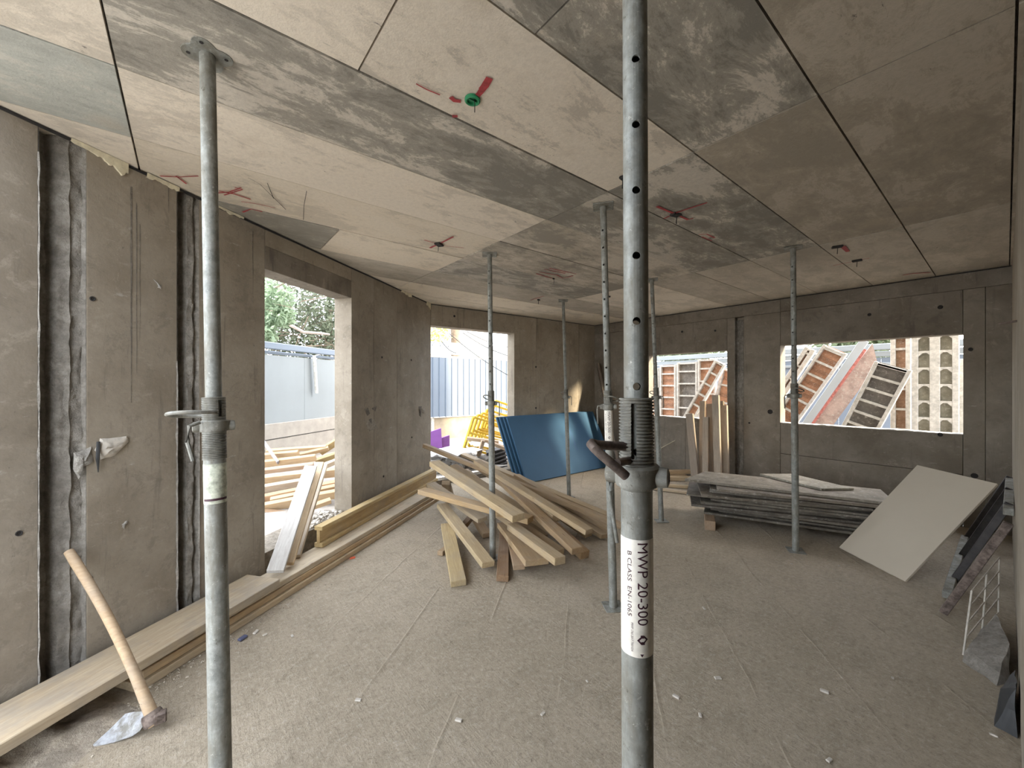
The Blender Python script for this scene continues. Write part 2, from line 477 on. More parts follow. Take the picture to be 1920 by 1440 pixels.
WCOL = (.285, .232, .162, .6)
def wall_root(name, label):
    e = empty(name); tag(e, label, 'wall', kind='structure'); return e
def wcol(f=1.0, amt=.5):
    f *= R.uniform(.95, 1.05); return (WCOL[0]*f, WCOL[1]*f, WCOL[2]*f, amt)
MA = basis(A0, AE, -AN, Vector((0, 0, 1)))          # local: x along, y outward, z up
def seg_box(par, M, x0, x1, z0, z1, name='panel', t=WT, y0=0.0, f=1.0, amt=.5, mat=None):
    c = Vector(((x0 + x1) / 2, y0, (z0 + z1) / 2)); g = .0015
    b = MB().cbox((x0 + g - c.x, 0, z0 - c.z), (x1 - g - c.x, t - y0, z1 - c.z), .002)
    return b.build(name, mat or M_WALL, par, M @ Matrix.Translation(c), color=wcol(f, amt))
def ragged_chase(par, M, x0, x1, z0, z1, depth, seed, nx=22, nz=150, name='chase'):
    b = MB()
    for i in range(nz + 1):
        z = z0 + (z1 - z0) * i / nz
        for j in range(nx + 1):
            u = j / nx; x = x0 + (x1 - x0) * u
            if 0 < j < nx: x += .006 * noise.noise(Vector((seed, z * 9, u * 4)))
            nn = noise.fractal(Vector((x * 26, z * 15, seed)), 1.0, 2.0, 4)
            b.v.append((x, max(-.012, depth(u, z) + .011 * nn * (0 if j in (0, nx) else 1)), z))
    w = nx + 1
    for i in range(nz):
        for j in range(nx): b.f.append((i*w + j, i*w + j + 1, (i+1)*w + j + 1, (i+1)*w + j))
    return b.build(name, M_ROUGH, par, M, smooth=True, color=(.33, .30, .255))
def lerp_prof(pts):
    def f(u, z=0):
        for (a, da), (b, db) in zip(pts, pts[1:]):
            if u <= b: return da + (db - da) * (u - a) / max(1e-6, b - a)
        return pts[-1][1]
    return f

wl_ = wall_root('wall_left', 'grey concrete wall with one doorway and two vertical chases')
H2 = HZ - .003
DH = 2.165
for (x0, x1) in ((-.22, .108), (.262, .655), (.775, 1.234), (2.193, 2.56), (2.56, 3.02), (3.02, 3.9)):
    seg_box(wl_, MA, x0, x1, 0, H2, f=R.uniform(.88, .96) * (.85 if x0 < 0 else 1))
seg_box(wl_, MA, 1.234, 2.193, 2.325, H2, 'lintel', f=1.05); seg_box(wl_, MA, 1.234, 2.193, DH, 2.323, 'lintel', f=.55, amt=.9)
seg_box(wl_, MA, .108, .262, 0, H2, 'chase_back', y0=.09); seg_box(wl_, MA, .655, .775, 0, H2, 'chase_back', y0=.085)
ragged_chase(wl_, MA, .108, .262, 0, H2, lerp_prof([(0, .0), (.02, .065), (.28, .07), (.36, .075), (.46, .03), (.60, .022), (.68, .012), (.74, .022), (.97, .015), (1, 0)]), 3.1)
ragged_chase(wl_, MA, .655, .775, 0, H2, lerp_prof([(0, .0), (.05, .05), (.36, .06), (.42, .06), (.5, .012), (.75, .004), (.85, .022), (1, 0)]), 8.7)
seg_box(wl_, MA, 1.234, 2.193, 0, .20, 'threshold', t=WT + .12, y0=.03, mat=M_ROUGH)
seg_box(wl_, MA, -3.5, -.22, -.1, .03, 'threshold', t=WT, y0=.03, mat=M_ROUGH)
# ragged light lip beside the wide chase
def lip(par, M, x, z0, z1, w, seed, y=-.002):
    b = MB(); n = 140
    L, Rr = [], []
    for i in range(n + 1):
        z = z0 + (z1 - z0) * i / n
        L.append((x - w * (.35 + .75 * abs(noise.fractal(Vector((z * 8, seed, 0)), 1, 2, 4))), z)); Rr.append((x + .004 * noise.noise(Vector((z * 14, seed, 5))), z))
    for i in range(n):
        b.poly([(L[i][0], y, L[i][1]), (Rr[i][0], y - .002, Rr[i][1]), (Rr[i+1][0], y - .002, Rr[i+1][1]), (L[i+1][0], y, L[i+1][1])])
        b.poly([(Rr[i][0], y - .002, Rr[i][1]), (Rr[i][0], .02, Rr[i][1]), (Rr[i+1][0], .02, Rr[i+1][1]), (Rr[i+1][0], y - .002, Rr[i+1][1])])
    b.build('broken_edge', M_ROUGH, par, M, color=(.62, .58, .52))
lip(wl_, MA, .1085, .1, 2.33, .008, 2.2); lip(wl_, MA, .656, .1, 1.5, .014, 5.5); lip(wl_, MA, .777, .15, 1.2, .012, 9.2)

BD = (Vector((PC, QB1, 0)) - Vector((AB.x, AB.y, 0))).normalized(); BNo = Vector((-BD.y, BD.x, 0))
MBm = basis(AB, BD, BNo, Vector((0, 0, 1)))
wb = wall_root('wall_back', 'concrete wall behind the leaning blue boards, with one doorway')
seg_box(wb, MBm, -.25, .006, 0, H2, t=WT, y0=.0); seg_box(wb, MBm, .006, 1.412, 2.16, H2, 'lintel')
for (x0, x1) in ((1.412, 1.86), (1.86, 2.86), (2.86, 3.5)): seg_box(wb, MBm, x0, x1, 0, H2, f=1.05)
seg_box(wb, MBm, .006, 1.412, -.05, .06, 'threshold', y0=.03, mat=M_ROUGH)

MC = basis((PC, 0, 0), Vector((0, 1, 0)), Vector((1, 0, 0)), Vector((0, 0, 1)))   # local x = world y
wc = wall_root('wall_window', 'concrete wall with two unglazed window openings')
W1 = (2.424, 3.66, .865, 1.84); W2 = (.26, 1.784, .885, 1.86)
for (x0, x1, z0, z1) in ((3.66, 4.9, 0, 2.28), (2.424, 3.66, W1[3], 2.28), (2.424, 3.02, 0, W1[2]), (3.02, 3.66, 0, W1[2]), (2.32, 2.424, 0, 2.28), (1.784, 2.212, 0, 2.28),
                         (.26, 1.784, W2[3], 2.28), (.26, 1.784, 0, .50), (.26, 1.784, .505, W2[2]), (.12, .26, 0, 2.28), (-.2, .12, 0, 2.28), (-.2, 1.784, 2.283, H2), (1.784, 4.9, 2.283, H2)):
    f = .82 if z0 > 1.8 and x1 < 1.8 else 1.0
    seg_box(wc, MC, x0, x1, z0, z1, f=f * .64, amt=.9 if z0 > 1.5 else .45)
seg_box(wc, MC, 2.212, 2.32, 0, 2.28, 'chase_back', y0=.07)
ragged_chase(wc, MC, 2.212, 2.32, .0, 2.24, lerp_prof([(0, 0), (.12, .008), (.6, .02), (.7, .05), (.97, .05), (1, 0)]), 6.3, nx=12, nz=90)
lip(wc, MC, 2.326, .15, 2.24, .006, 4.4)
def sill_crust(par, M, x0, x1, z, seed):
    b = MB(); n = 60
    for i in range(n):
        xa, xb = x0 + (x1 - x0) * i / n, x0 + (x1 - x0) * (i + 1) / n
        ha, hb = [.004 + .014 * abs(noise.fractal(Vector((x * 7, seed, 0)), 1, 2, 4)) for x in (xa, xb)]
        b.poly([(xa, -.003, z), (xb, -.003, z), (xb, -.003, z + hb), (xa, -.003, z + ha)])
        b.poly([(xa, -.003, z + ha), (xb, -.003, z + hb), (xb, WT, z + hb * .6), (xa, WT, z + ha * .6)])
    b.build('sill_mortar', M_CHIP, par, M)
sill_crust(wc, MC, W1[0], W1[1], W1[2], 1.7); sill_crust(wc, MC, W2[0], W2[1], W2[2], 5.1)

wr = wall_root('wall_right', 'dim concrete wall at the edge of the picture')
MD = basis((1.9, QD, 0), Vector((1, 0, 0)), Vector((0, -1, 0)), Vector((0, 0, 1)))
for (x0, x1) in ((0, 1.3), (1.3, 2.6), (2.6, 3.95)): seg_box(wr, MD, x0, x1, 0, H2)
# unseen walls added behind the camera, shaped to let in and limit sky light
wk = wall_root('wall_light_baffle', 'unseen walls added behind the camera, narrowing the sky-lit open end')
MR = basis((-.58, 0, 0), Vector((0, 1, 0)), Vector((-1, 0, 0)), Vector((0, 0, 1)))
for (x0, x1) in ((-2.4, -.8), (-.8, .40)): seg_box(wk, MR, x0, x1, 0, H2)
MS = basis((0, -2.4, 0), Vector((1, 0, 0)), Vector((0, -1, 0)), Vector((0, 0, 1)))
for (x0, x1, z0, z1) in ((-.6, .7, 0, H2), (.7, 2.1, 0, H2)): seg_box(wk, MS, x0, x1, z0, z1)
MT = basis((1.9, 0, 0), Vector((0, 1, 0)), Vector((1, 0, 0)), Vector((0, 0, 1)))
seg_box(wk, MT, -2.4, QD - .002, 0, H2)

# small marks on the walls
def disc_on(par, M, x, z, r, name='tie_hole', mat=None):
    b = MB(); n = 10
    b.lathe([(r * 1.0, .0), (r * .98, .004), (r * .7, .004), (r * .6, .0015), (.0005, .0015)], n)
    Q = Matrix(((1, 0, 0, x), (0, 0, -1, 0), (0, 1, 0, z), (0, 0, 0, 1)))
    b.build(name, mat or M_HOLE, par, M @ Q)
for (u, v) in ((173, 560), (168, 1085), (716, 670), (771, 675), (719, 893), (772, 820), (35, 1000)):
    s, z = on_a(u, v); disc_on(wl_, MA, s, z, .011)
for (u, v) in ((1005, 688), (1005, 765), (855, 592), (1012, 890)):
    P = onq(u, v, 4.78); disc_on(wb, MBm, P.x - AB.x, P.z, .016)
for (u, v, r) in ((1279, 622, .016), (1341, 620, .014), (1763, 576, .02), (1630, 590, .017), (1820, 655, .017), (1827, 892, .025), (1763, 815, .02), (1444, 772, .03), (1405, 793, .012)):
    P = onp(u, v, PC); disc_on(wc, MC, P.y, P.z, r)
def blob(par, M, pts, h, mat, name, color=None, seed=0, y=0.0):
    """raised patch of plaster: outline (x, z), domed towards the room"""
    b = MB(); cx = sum(p[0] for p in pts) / len(pts); cz = sum(p[1] for p in pts) / len(pts); n = len(pts)
    rings = ((1.0, 0), (.85, .6), (.5, .9), (.15, 1.0))
    for (k, hh) in rings:
        for (x, z) in pts: b.v.append((cx + (x - cx) * k, y - h * hh * (1 + .5 * noise.noise(Vector((x * 40, z * 40, seed + k)))), cz + (z - cz) * k))
    for r in range(len(rings) - 1):
        for j in range(n): b.f.append((r*n + j, r*n + (j+1) % n, (r+1)*n + (j+1) % n, (r+1)*n + j))
    b.f.append(tuple(3 * n + j for j in range(n)))
    return b.build(name, mat, par, M, smooth=True, color=color)
def outline(uvs, sub=3, jit=.003, seed=0):
    P = [on_a(*p) for p in uvs]; out = []
    for i in range(len(P)):
        a, b = P[i], P[(i + 1) % len(P)]
        for k in range(sub):
            t = k / sub; out.append((a[0] + (b[0]-a[0])*t + R.uniform(-jit, jit), a[1] + (b[1]-a[1])*t + R.uniform(-jit, jit)))
    return out
blob(wl_, MA, outline([(188, 822), (238, 818), (240, 828), (215, 855), (190, 862), (178, 845)]), .018, M_CHIP, 'plaster_patch')
blob(wl_, MA, outline([(138, 850), (170, 838), (175, 866), (150, 878), (148, 898), (138, 880)]), .012, M_ROUGH, 'plaster_patch', (.5, .47, .42))
cb = MB(); s1, z1 = on_a(181, 828); s2, z2 = on_a(177, 858); s3, z3 = on_a(180, 885)
cb.tube([(s1, -.012, z1), (s2, -.02, z2), (s3, -.014, z3)], [.007, .007, .002], 8); cb.build('cable_stub', M_BLACK, wl_, MA)
for (pts, c) in (([(684, 768), (690, 764), (694, 776), (688, 780)], (.10, .08, .06)), ([(697, 766), (706, 762), (704, 772)], (.12, .09, .07)), ([(686, 790), (702, 786), (708, 802), (692, 810), (688, 800)], (.34, .29, .22)), ([(692, 786), (697, 785), (696, 802)], (.08, .06, .05)), ([(785, 762), (791, 761), (789, 782), (786, 780)], (.09, .07, .05)), ([(792, 766), (797, 765), (796, 776), (791, 774)], (.4, .35, .28)),
                 ([(289, 522), (303, 540), (297, 541)], (.7, .68, .64)), ([(228, 985), (238, 975), (240, 979), (231, 990)], (.68, .64, .56))):
    blob(wl_, MA, outline(pts, 4, .005), .006, M_ROUGH, 'spall', c)
def drip(u, v0, v1, w, col):
    s_, z1_ = on_a(u, v0); _, z0_ = on_a(u, v1); b = MB(); n = 30
    for i in range(n + 1):
        t = i / n; z_ = z1_ + (z0_ - z1_) * t; ww = w * (1 - .75 * t) * (.7 + .6 * abs(noise.noise(Vector((z_ * 12, u, 1))))); x_ = s_ + .003 * noise.noise(Vector((z_ * 6, u, 4)))
        b.v += [(x_ - ww, -.0012, z_), (x_ + ww, -.0012, z_)]
    for i in range(n): b.f.append((2*i, 2*i + 1, 2*i + 3, 2*i + 2))
    b.build('drip_stain', M_ROUGH, wl_, MA, color=col)
for (u, v0, v1, w) in ((246, 350, 755, .006), (256, 380, 700, .0035), (262, 420, 640, .0025), (316, 352, 400, .003), (474, 430, 570, .004), (700, 615, 720, .004)):
    drip(u, v0, v1, w, (.20, .165, .12))
# ragged foam squeezed out along the top of the left wall
def foam(s0, s1, h0, h1, seed):
    b = MB(); n = max(8, int((s1 - s0) / .008)); y0, y1 = -.012, .0
    pr = []
    for i in range(n + 1):
        s = s0 + (s1 - s0) * i / n; t = i / n
        h = (h0 + (h1 - h0) * t) * (.55 + 1.0 * abs(noise.fractal(Vector((s * 11, seed, 0)), 1, 2, 5)))
        pr.append((s, h))
    for (a, ha), (c, hc) in zip(pr, pr[1:]):
        b.poly([(a, y0, H2), (c, y0, H2), (c, y0 * .8, H2 - hc), (a, y0 * .8, H2 - ha)])
        b.poly([(a, y0 * .8, H2 - ha), (c, y0 * .8, H2 - hc), (c, y1, H2 - hc), (a, y1, H2 - ha)])
    b.build('foam_strip', M_FOAM, wl_, MA)
foam(.205, .42, .012, .075, 1.0); foam(.50, .66, .02, .03, 4.0); foam(.88, 1.06, .018, .018, 7.0); foam(3.1, 3.35, .02, .05, 9.0); foam(3.76, 3.89, .05, .09, 12.0)
# dark open joint between soffit and walls
MB().box((-.22, -.004, HZ - .016), (3.9, .002, HZ - .004)).build('joint', M_HOLE, wl_, MA)
MB().box((0, -.004, HZ - .013), (3.27, .002, HZ - .004)).build('joint', M_HOLE, wb, MBm)
MB().box((-.03, -.004, HZ - .013), (4.74, .002, HZ - .004)).build('joint', M_HOLE, wc, MC)

# ------------------------------------------------------------------ marks and cast-in boxes in the soffit
NS = [0]
def stroke(pts, w, mat=M_RED):
    NS[0] += 1; b = MB(); P = [onz(u, v, HZ - .0040 - .00012 * NS[0]) for (u, v) in pts]
    for i, p in enumerate(P):
        d = (P[min(i + 1, len(P) - 1)] - P[max(i - 1, 0)]).normalized(); s = Vector((-d.y, d.x, 0)) * (w * (.6 + .6 * R.random()))
        b.v += [tuple(p + s), tuple(p - s)]
    for i in range(len(P) - 1): b.f.append((2*i, 2*i + 1, 2*i + 3, 2*i + 2))
    return b.build('paint_mark', mat, ceil)
for pts, w in (([(918, 146), (910, 160), (900, 174), (893, 182)], .012), ([(916, 150), (903, 168)], .012), ([(845, 182), (852, 189), (864, 190)], .009), ([(780, 157), (800, 168), (825, 178)], .004), ([(848, 218), (858, 218)], .008),
               ([(405, 362), (430, 360), (452, 352)], .006), ([(410, 358), (440, 364), (470, 374)], .006), ([(440, 352), (455, 355), (420, 366)], .005), ([(452, 378), (480, 382), (516, 390)], .004), ([(455, 398), (470, 392), (492, 397)], .006),
               ([(300, 330), (335, 332), (372, 330)], .005), ([(330, 330), (350, 345)], .004),
               ([(795, 450), (815, 456), (832, 462)], .006), ([(806, 465), (826, 456), (850, 444)], .009), ([(826, 460), (870, 465)], .004),
               ([(1232, 387), (1250, 395), (1266, 401)], .010), ([(1245, 410), (1270, 398), (1326, 380)], .006), ([(1266, 402), (1290, 412), (1300, 409)], .008), ([(1310, 440), (1325, 439), (1340, 446)], .008), ([(1316, 444), (1335, 452)], .006),
               ([(1010, 510), (1045, 516), (1055, 522), (1075, 517)], .008), ([(1020, 505), (1060, 513)], .007), ([(1030, 503), (1081, 514)], .007), ([(1005, 513), (1035, 522)], .006),
               ([(1580, 462), (1590, 472)], .016), ([(1562, 498), (1630, 484)], .006), ([(995, 563), (1020, 555)], .006), ([(1692, 516), (1710, 513), (1745, 511)], .012)):
    stroke(pts, w)
# crack lines and scratches
for pts in ([(465, 333), (487, 345), (536, 393)], [(501, 343), (513, 372)], [(575, 358), (570, 385), (569, 412)]):
    stroke(pts, .0018, M_HOLE)
cap = empty('conduit_cap', loc=onz(886, 188, HZ - .006)); cap.scale = (.82, .82, .82); tag(cap, 'green round conduit cap set in the ceiling, with a wire hanging down', 'conduit cap')
MB().lathe([(.036, .006), (.036, -.004), (.03, -.008), (.024, -.006), (.022, .004), (.0005, .004)], 24).build('rim', M_GREEN, cap, smooth=True)
MB().box((-.018, -.003, -.004), (.018, .003, .003)).build('bridge', M_GREEN, cap)
MB().tube([(.006, -.006, .004), (.007, -.008, -.02), (.006, -.009, -.058)], .0018, 6).build('wire', M_BLACK, cap)
for k, (u, v, s, lab) in enumerate(((823, 458, .035, 'black cast-in box with a wire, in the pale ceiling boards near the doorway'), (1267, 402, .032, 'black cast-in box with wires and a red cross, behind the labelled prop'),
                                 (1570, 462, .034, 'black cast-in box with two wires, beside the prop by the window'), (1607, 488, .034, 'black cast-in box closest to the large window'),
                                 (1168, 333, .020, 'small black cast-in stub just beside the labelled prop'), (1140, 556, .03, 'small dark cast-in box near the far corner'), (1038, 522, .012, 'wire stub below the red scribble on the ceiling'), (1010, 562, .02, 'small dark cast-in stub near the back wall'))):
    P = onz(u, v, HZ - .004); e = empty('ceiling_box', loc=P); tag(e, lab, 'ceiling box', 'cast-in ceiling boxes')
    q = Matrix.Rotation(R.uniform(0, 3), 4, 'Z')
    MB().cbox((-s, -s * .7, -.010), (s, s * .7, .004), .004, q).build('box', M_HOLE, e)
    for j in range(1 + (k % 3 != 0)):
        x = R.uniform(-.6, .6) * s
        MB().tube([(x, 0, 0), (x + .002, .003, -.03), (x, .004, -.055)], .0022, 5).build('wire', M_BLACK, e)

# ------------------------------------------------------------------ text
def text_mesh(txt, h, cuts=0):
    """flat lettering mesh, x along the reading direction centred on 0, y up, cap height h"""
    cu = bpy.data.curves.new('lettering', 'FONT'); cu.body = txt; cu.align_x = 'CENTER'; cu.size = 1.0; cu.resolution_u = 3
    ob = bpy.data.objects.new('lettering', cu); COL.objects.link(ob)
    dg = bpy.context.evaluated_depsgraph_get(); me = bpy.data.meshes.new_from_object(ob.evaluated_get(dg))
    bpy.data.objects.remove(ob); bpy.data.curves.remove(cu)
    bm = bmesh.new(); bm.from_mesh(me)
    top = max(v.co.y for v in bm.verts); bot = 0.0
    k = h / top
    for v in bm.verts: v.co = Vector((v.co.x * k, v.co.y * k - h / 2, 0))
    for i in range(1, cuts + 1):
        y = -h / 2 + h * i / (cuts + 1)
        bmesh.ops.bisect_plane(bm, geom=bm.verts[:] + bm.edges[:] + bm.faces[:], plane_co=(0, y, 0), plane_no=(0, 1, 0))
    bm.to_mesh(me); bm.free(); me.name = 'lettering'
    return me
def bend(me, r, ang, zc, squeeze=1.0):
    """wrap flat lettering round a vertical tube, reading downwards, centred at angle ang"""
    for v in me.vertices:
        x, y = v.co.x * squeeze, v.co.y
        t = ang + y / r
        v.co = Vector((r * math.cos(t), r * math.sin(t), zc - x))
    return me

# ------------------------------------------------------------------ steel props
def inner_tube_mesh(length, r, hole=.0062, step=.103):
    """hollow tube with pin holes right through it"""
    t = MB(); n = 28; w = .003
    t.lathe([(r - w, 0), (r, 0), (r, length), (r - w, length), (r - w, 0)], n)
    a = t.build('tube_blank', M_GALV, smooth=False)
    c = MB(); k = length - .145
    while k > .05:
        c.tube([(-.06, 0, k), (.06, 0, k)], hole, 14); k -= step
    cc = c.build('cutter', M_GALV)
    md = a.modifiers.new('b', 'BOOLEAN'); md.operation = 'DIFFERENCE'; md.object = cc; md.solver = 'EXACT'
    dg = bpy.context.evaluated_depsgraph_get(); me = bpy.data.meshes.new_from_object(a.evaluated_get(dg))
    bpy.data.objects.remove(a); bpy.data.objects.remove(cc)
    me.name = 'inner_tube'
    me.polygons.foreach_set('use_smooth', [True] * len(me.polygons))
    try: me.set_sharp_from_angle(angle=math.radians(35))
    except Exception: pass
    if not me.materials: me.materials.append(M_GALV)
    return me
TUBE_STD = inner_tube_mesh(1.28, .0193)
def plain_tube(r, length):
    b = MB().lathe([(r - .003, 0), (r, 0), (r, length), (r - .003, length), (r - .003, 0)], 28)
    return b

def prop(label, bot, top, zc, face, sleeve=.11, outer=.0246, inner=.0193, tube=None, head='square', sticker=None, near=False, handle=True, spin=0.0, below=0.0):
    bot = Vector(bot); top = Vector(top); z = (top - bot).normalized()
    f = Vector(face); f = (f - z * f.dot(z)).normalized(); y = z.cross(f)     # local x faces 'face'
    root = empty('steel_prop', basis(bot, f, y, z)); tag(root, label, 'prop', 'adjustable steel props')
    L = (top - bot).length; k = L / (top.z - bot.z)
    zc = zc * k                                                                # along the tube
    # feet and heads
    if head == 'star':
        pts = []
        for i in range(48):
            t = 2 * math.pi * i / 48; r = .048 + .022 * abs(math.cos(2 * (t + .3))) ** 1.2
            pts.append((r * math.cos(t), r * math.sin(t)))
        hp = MB().prism(pts, L - .007, L - .001)
        h_ = hp.build('head_plate', M_GALV, root)
        for i in range(4):
            t = math.pi / 4 * 2 * i - .3; MB().lathe([(.006, L - .0085), (.0005, L - .0085)], 8, c=(.052 * math.cos(t), .052 * math.sin(t))).build('bolt_hole', M_HOLE, h_)
    else:
        MB().cbox((-.06, -.06, L - .007), (.06, .06, L - .001), .002, Matrix.Rotation(spin, 4, 'Z')).build('head_plate', M_GALV, root)
    MB().cbox((-.06, -.06, .0), (.06, .06, .006), .002, Matrix.Rotation(spin + .3, 4, 'Z')).build('base_plate', M_GALV, root)
    # lower tube
    zs0, zs1 = zc - .01, zc + sleeve
    MB().lathe([(outer - .003, .006), (outer, .006), (outer, zs0 - .03), (outer + .0018, zs0 - .028), (outer + .0022, zs0 - .02), (outer, zs0 - .017), (outer, zs0)], 32).build('outer_tube', M_GALV, root, smooth=True)
    # threaded sleeve with a slot through which the pin passes
    prof = []; z0 = zs0 - (.012 if near else 0) - below; n = int((zs1 - z0) / .0052)
    for i in range(n):
        a = z0 + i * .0052; prof += [(outer, a), (outer + .0026, a + .0013), (outer + .0026, a + .0028), (outer, a + .0040)]
    sl_a = math.radians(9)
    s0 = [p for p in prof if p[1] < zc + .012 or p[1] > zs1 - .014]; mid = [p for p in prof if zc + .012 <= p[1] <= zs1 - .014]
    sm = MB(); off = math.radians(-26 if near else 30)
    lo = [p for p in s0 if p[1] < zc + .012]; hi = [p for p in s0 if p[1] > zs1 - .014]
    for seg in (lo, hi):
        if len(seg) > 1: sm.lathe(seg, 32)
    if len(mid) > 1:
        full = lo[-1:] + mid + hi[:1]
        sm.lathe(full, 15, off + sl_a, off + math.pi - sl_a); sm.lathe(full, 15, off + math.pi + sl_a, off + 2 * math.pi - sl_a)
    sm.build('threaded_sleeve', M_SLEEVE, root)
    # collar nut with two lugs
    c = MB(); r0, r1 = outer + .001, outer + .0105
    c.lathe([(r0, zc - .034), (r1 - .003, zc - .034), (r1 - .001, zc - .028), (r1, zc - .012), (r1 + .001, zc - .004), (r1 - .002, zc), (r0, zc)], 32)
    co = c.build('collar_nut', M_SLEEVE, root, smooth=True)
    for la in ((math.radians(62), math.radians(242)) if near else (math.radians(90), math.radians(270))):
        q = Matrix.Rotation(la, 4, 'Z') @ Matrix.Translation((outer + .009, 0, zc - .018)) @ Matrix.Rotation(math.pi / 2, 4, 'Y') @ Matrix.Rotation(0, 4, 'Z')
        lg = MB().lathe([(.0085, -.008), (.015, -.008), (.0165, .006), (.0150, .014), (.0095, .016), (.0088, .004), (.0085, -.008)], 20)
        lg.build('lug', M_SLEEVE, co, q, smooth=True)
    # upper tube
    if tube is not None: link('inner_tube', tube, M_GALV, root, Matrix.Translation((0, 0, L - .006 - 1.28)) @ Matrix.Rotation(math.radians(-14 if near else -20) + spin, 4, 'Z'))
    else: plain_tube(inner, L - .006 - (zc - .1)).build('inner_tube', M_GALV, root, Matrix.Translation((0, 0, zc - .1)), smooth=True)
    if sticker:
        a, b_ = sticker; a *= k; b_ *= k
        st = MB().lathe([(outer + .0004, a), (outer + .0007, a + .001), (outer + .0007, b_ - .001), (outer + .0004, b_)], 28, math.radians(-95), math.radians(100)).build('label', M_PAPER, root, smooth=True)
        if sticker and b_ - a > .1:
            r = outer + .0010; h = (b_ - a)
            link('lettering', bend(text_mesh('MWP 20-300', .0165, 4), r, math.radians(4), a + h * .63, 1.0), M_INK, st)
            link('lettering', bend(text_mesh('B CLASS  EN-1065', .0068, 2), r, math.radians(-43), a + h * .62, 1.35), M_INK, st)
            link('lettering', bend(text_mesh('MWP 1765 2017 TR01034', .0036, 1), r, math.radians(-34), a + h * .17, .8), M_INK, st)
            # folded-arrow mark and a small triangle
            lg = MB()
            for sgn in (1, -1):
                P = [(-.0085, .001), (-.002, .0075), (.0045, .001), (.0045, -.0035), (.0015, -.0035), (.0015, .0005), (-.002, .0038), (-.0055, .0005), (-.0055, -.0045), (-.0085, -.0045)]
                i = len(lg.v); lg.v += [(sgn * (x) + sgn * .0012, sgn * (y) + sgn * .0012, 0) for (x, y) in P]; lg.f.append(tuple(range(i, i + len(P))))
            i = len(lg.v); lg.v += [(.022, .002, 0), (.022, -.004, 0), (.0265, -.001, 0)]; lg.f.append((i, i + 1, i + 2))
            me = lg.mesh('logo'); bm = bmesh.new(); bm.from_mesh(me); bmesh.ops.triangulate(bm, faces=bm.faces[:]); bm.to_mesh(me); bm.free()
            link('logo', bend(me, r, math.radians(2), a + h * .155), M_INK, st)
        else:
            pass
    return root, zc, k

# the labelled prop close to the camera
NB = dep(1198.5, 720, .645); NB.z = 0; NTp = dep(1188.5, 720, .647); NTp.z = HZ - .001
tocam = -CF
root, zc, k = prop('galvanised prop with a large white printed label, closest of all to the camera', NB, NTp, 1.246, tocam, .112, tube=TUBE_STD, sticker=(.949, 1.132), near=True, spin=.0)
Minv = root.matrix_world.inverted() if False else basis(NB, *(lambda z: (lambda f: (f, z.cross(f), z))((tocam - z * tocam.dot(z)).normalized()))((NTp - NB).normalized())).inverted()
def loc(P): return Minv @ P
pin = MB().tube([loc(dep(1186, 837, .64)), loc(dep(1150, 836, .63)), loc(dep(1120, 834, .62)), loc(dep(1110, 831, .615)), loc(dep(1108, 833, .605)), loc(dep(1114, 840, .598)), loc(dep(1130, 855, .595)), loc(dep(1155, 876, .594)), loc(dep(1174, 893, .597))], .0072, 14)
pin.build('pin', M_RUST, root, smooth=True)
pn = MB().tube([loc(dep(1157, 868, .60)), loc(dep(1187, 862, .64))], .0062, 14).build('pin_end', M_RUST, root, smooth=True)

def tilted_ring(par, c, r, ang, rod=.006, tilt=.35, span=5.2, off=.0):
    pts = []
    for i in range(25):
        t = off + span * i / 24
        pts.append((c[0] + r * math.cos(t), c[1] + r * 1.0 * math.sin(t), c[2] + r * tilt * math.cos(t + ang)))
    return MB().tube(pts, rod, 8).build('pin', M_SLEEVE, par, smooth=True)
# prop at the left
LB = Vector(dep(413.5, 720, 1.185)); LB.z = 0; LT = onz(389, 101, HZ - .001); LT.z = HZ - .001
LB = Vector((*(dep(416, 1440, 1.185) - Vector((0, 0, 0))).xy, 0))
rl, zc, k = prop('plain galvanised prop standing beside the long-handled hoe', LB, LT, 1.262, -(LT.xy.to_3d()).normalized(), .075, outer=.0290, inner=.0218, head='star', sticker=(1.01, 1.13), near=False, below=.11)
for ch in list(rl.children):
    if ch.name.startswith('label'):
        ch.data.materials[0] = M_OLDPAPER
        for g in list(ch.children): bpy.data.objects.remove(g)
        MB().lathe([(.0299, 1.022), (.0299, 1.029)], 20, -1.2, 1.2).build('stripe', M_INK, ch)
tilted_ring(rl, (-.004, -.05, zc + .022), .062, .4, .0058, .10, 5.6, 1.9)
MB().tube([(.03, -.035, zc - .004), (.045, -.06, zc - .014), (.046, -.064, zc - .06), (.04, -.052, zc - .115)], .0058, 8).build('handle', M_SLEEVE, rl, smooth=True)

def far_prop(label, tu, tv, bu, bv, cv, sticker=None, tube=TUBE_STD, spin=0.0, hd=1, twist=0.0):
    T = onz(tu, tv, HZ - .001); B = onz(bu, bv, 0)
    B.z = 0; T.z = HZ - .001
    d = (T.xy.length + B.xy.length) / 2
    dd = ((T + B) / 2 - EYE).dot(CF); zc = EYE.z - (cv - 720) / FPX * dd
    r_, zc, k = prop(label, B, T, zc, -(Vector((T.x, T.y, 0)).normalized()), .085, tube=tube, sticker=sticker, spin=spin)
    tilted_ring(r_, (0, -.028 * hd, zc + .03), .034, .5, .0045, .5, 4.8, 2.0 if hd > 0 else 5.0)
    MB().tube([(.02, .03 * hd, zc - .01), (.022, .062 * hd, zc - .012), (.022, .066 * hd, zc - .03), (.02, .064 * hd, zc - .12)], .005, 7).build('handle', M_SLEEVE, r_, smooth=True)
    return r_
far_prop('steel prop rising out of the heap of loose timber', 918, 476, 924, 1047, 752)
far_prop('thin steel prop in front of the leaning blue boards', 1056, 563, 1067, 932, 742)
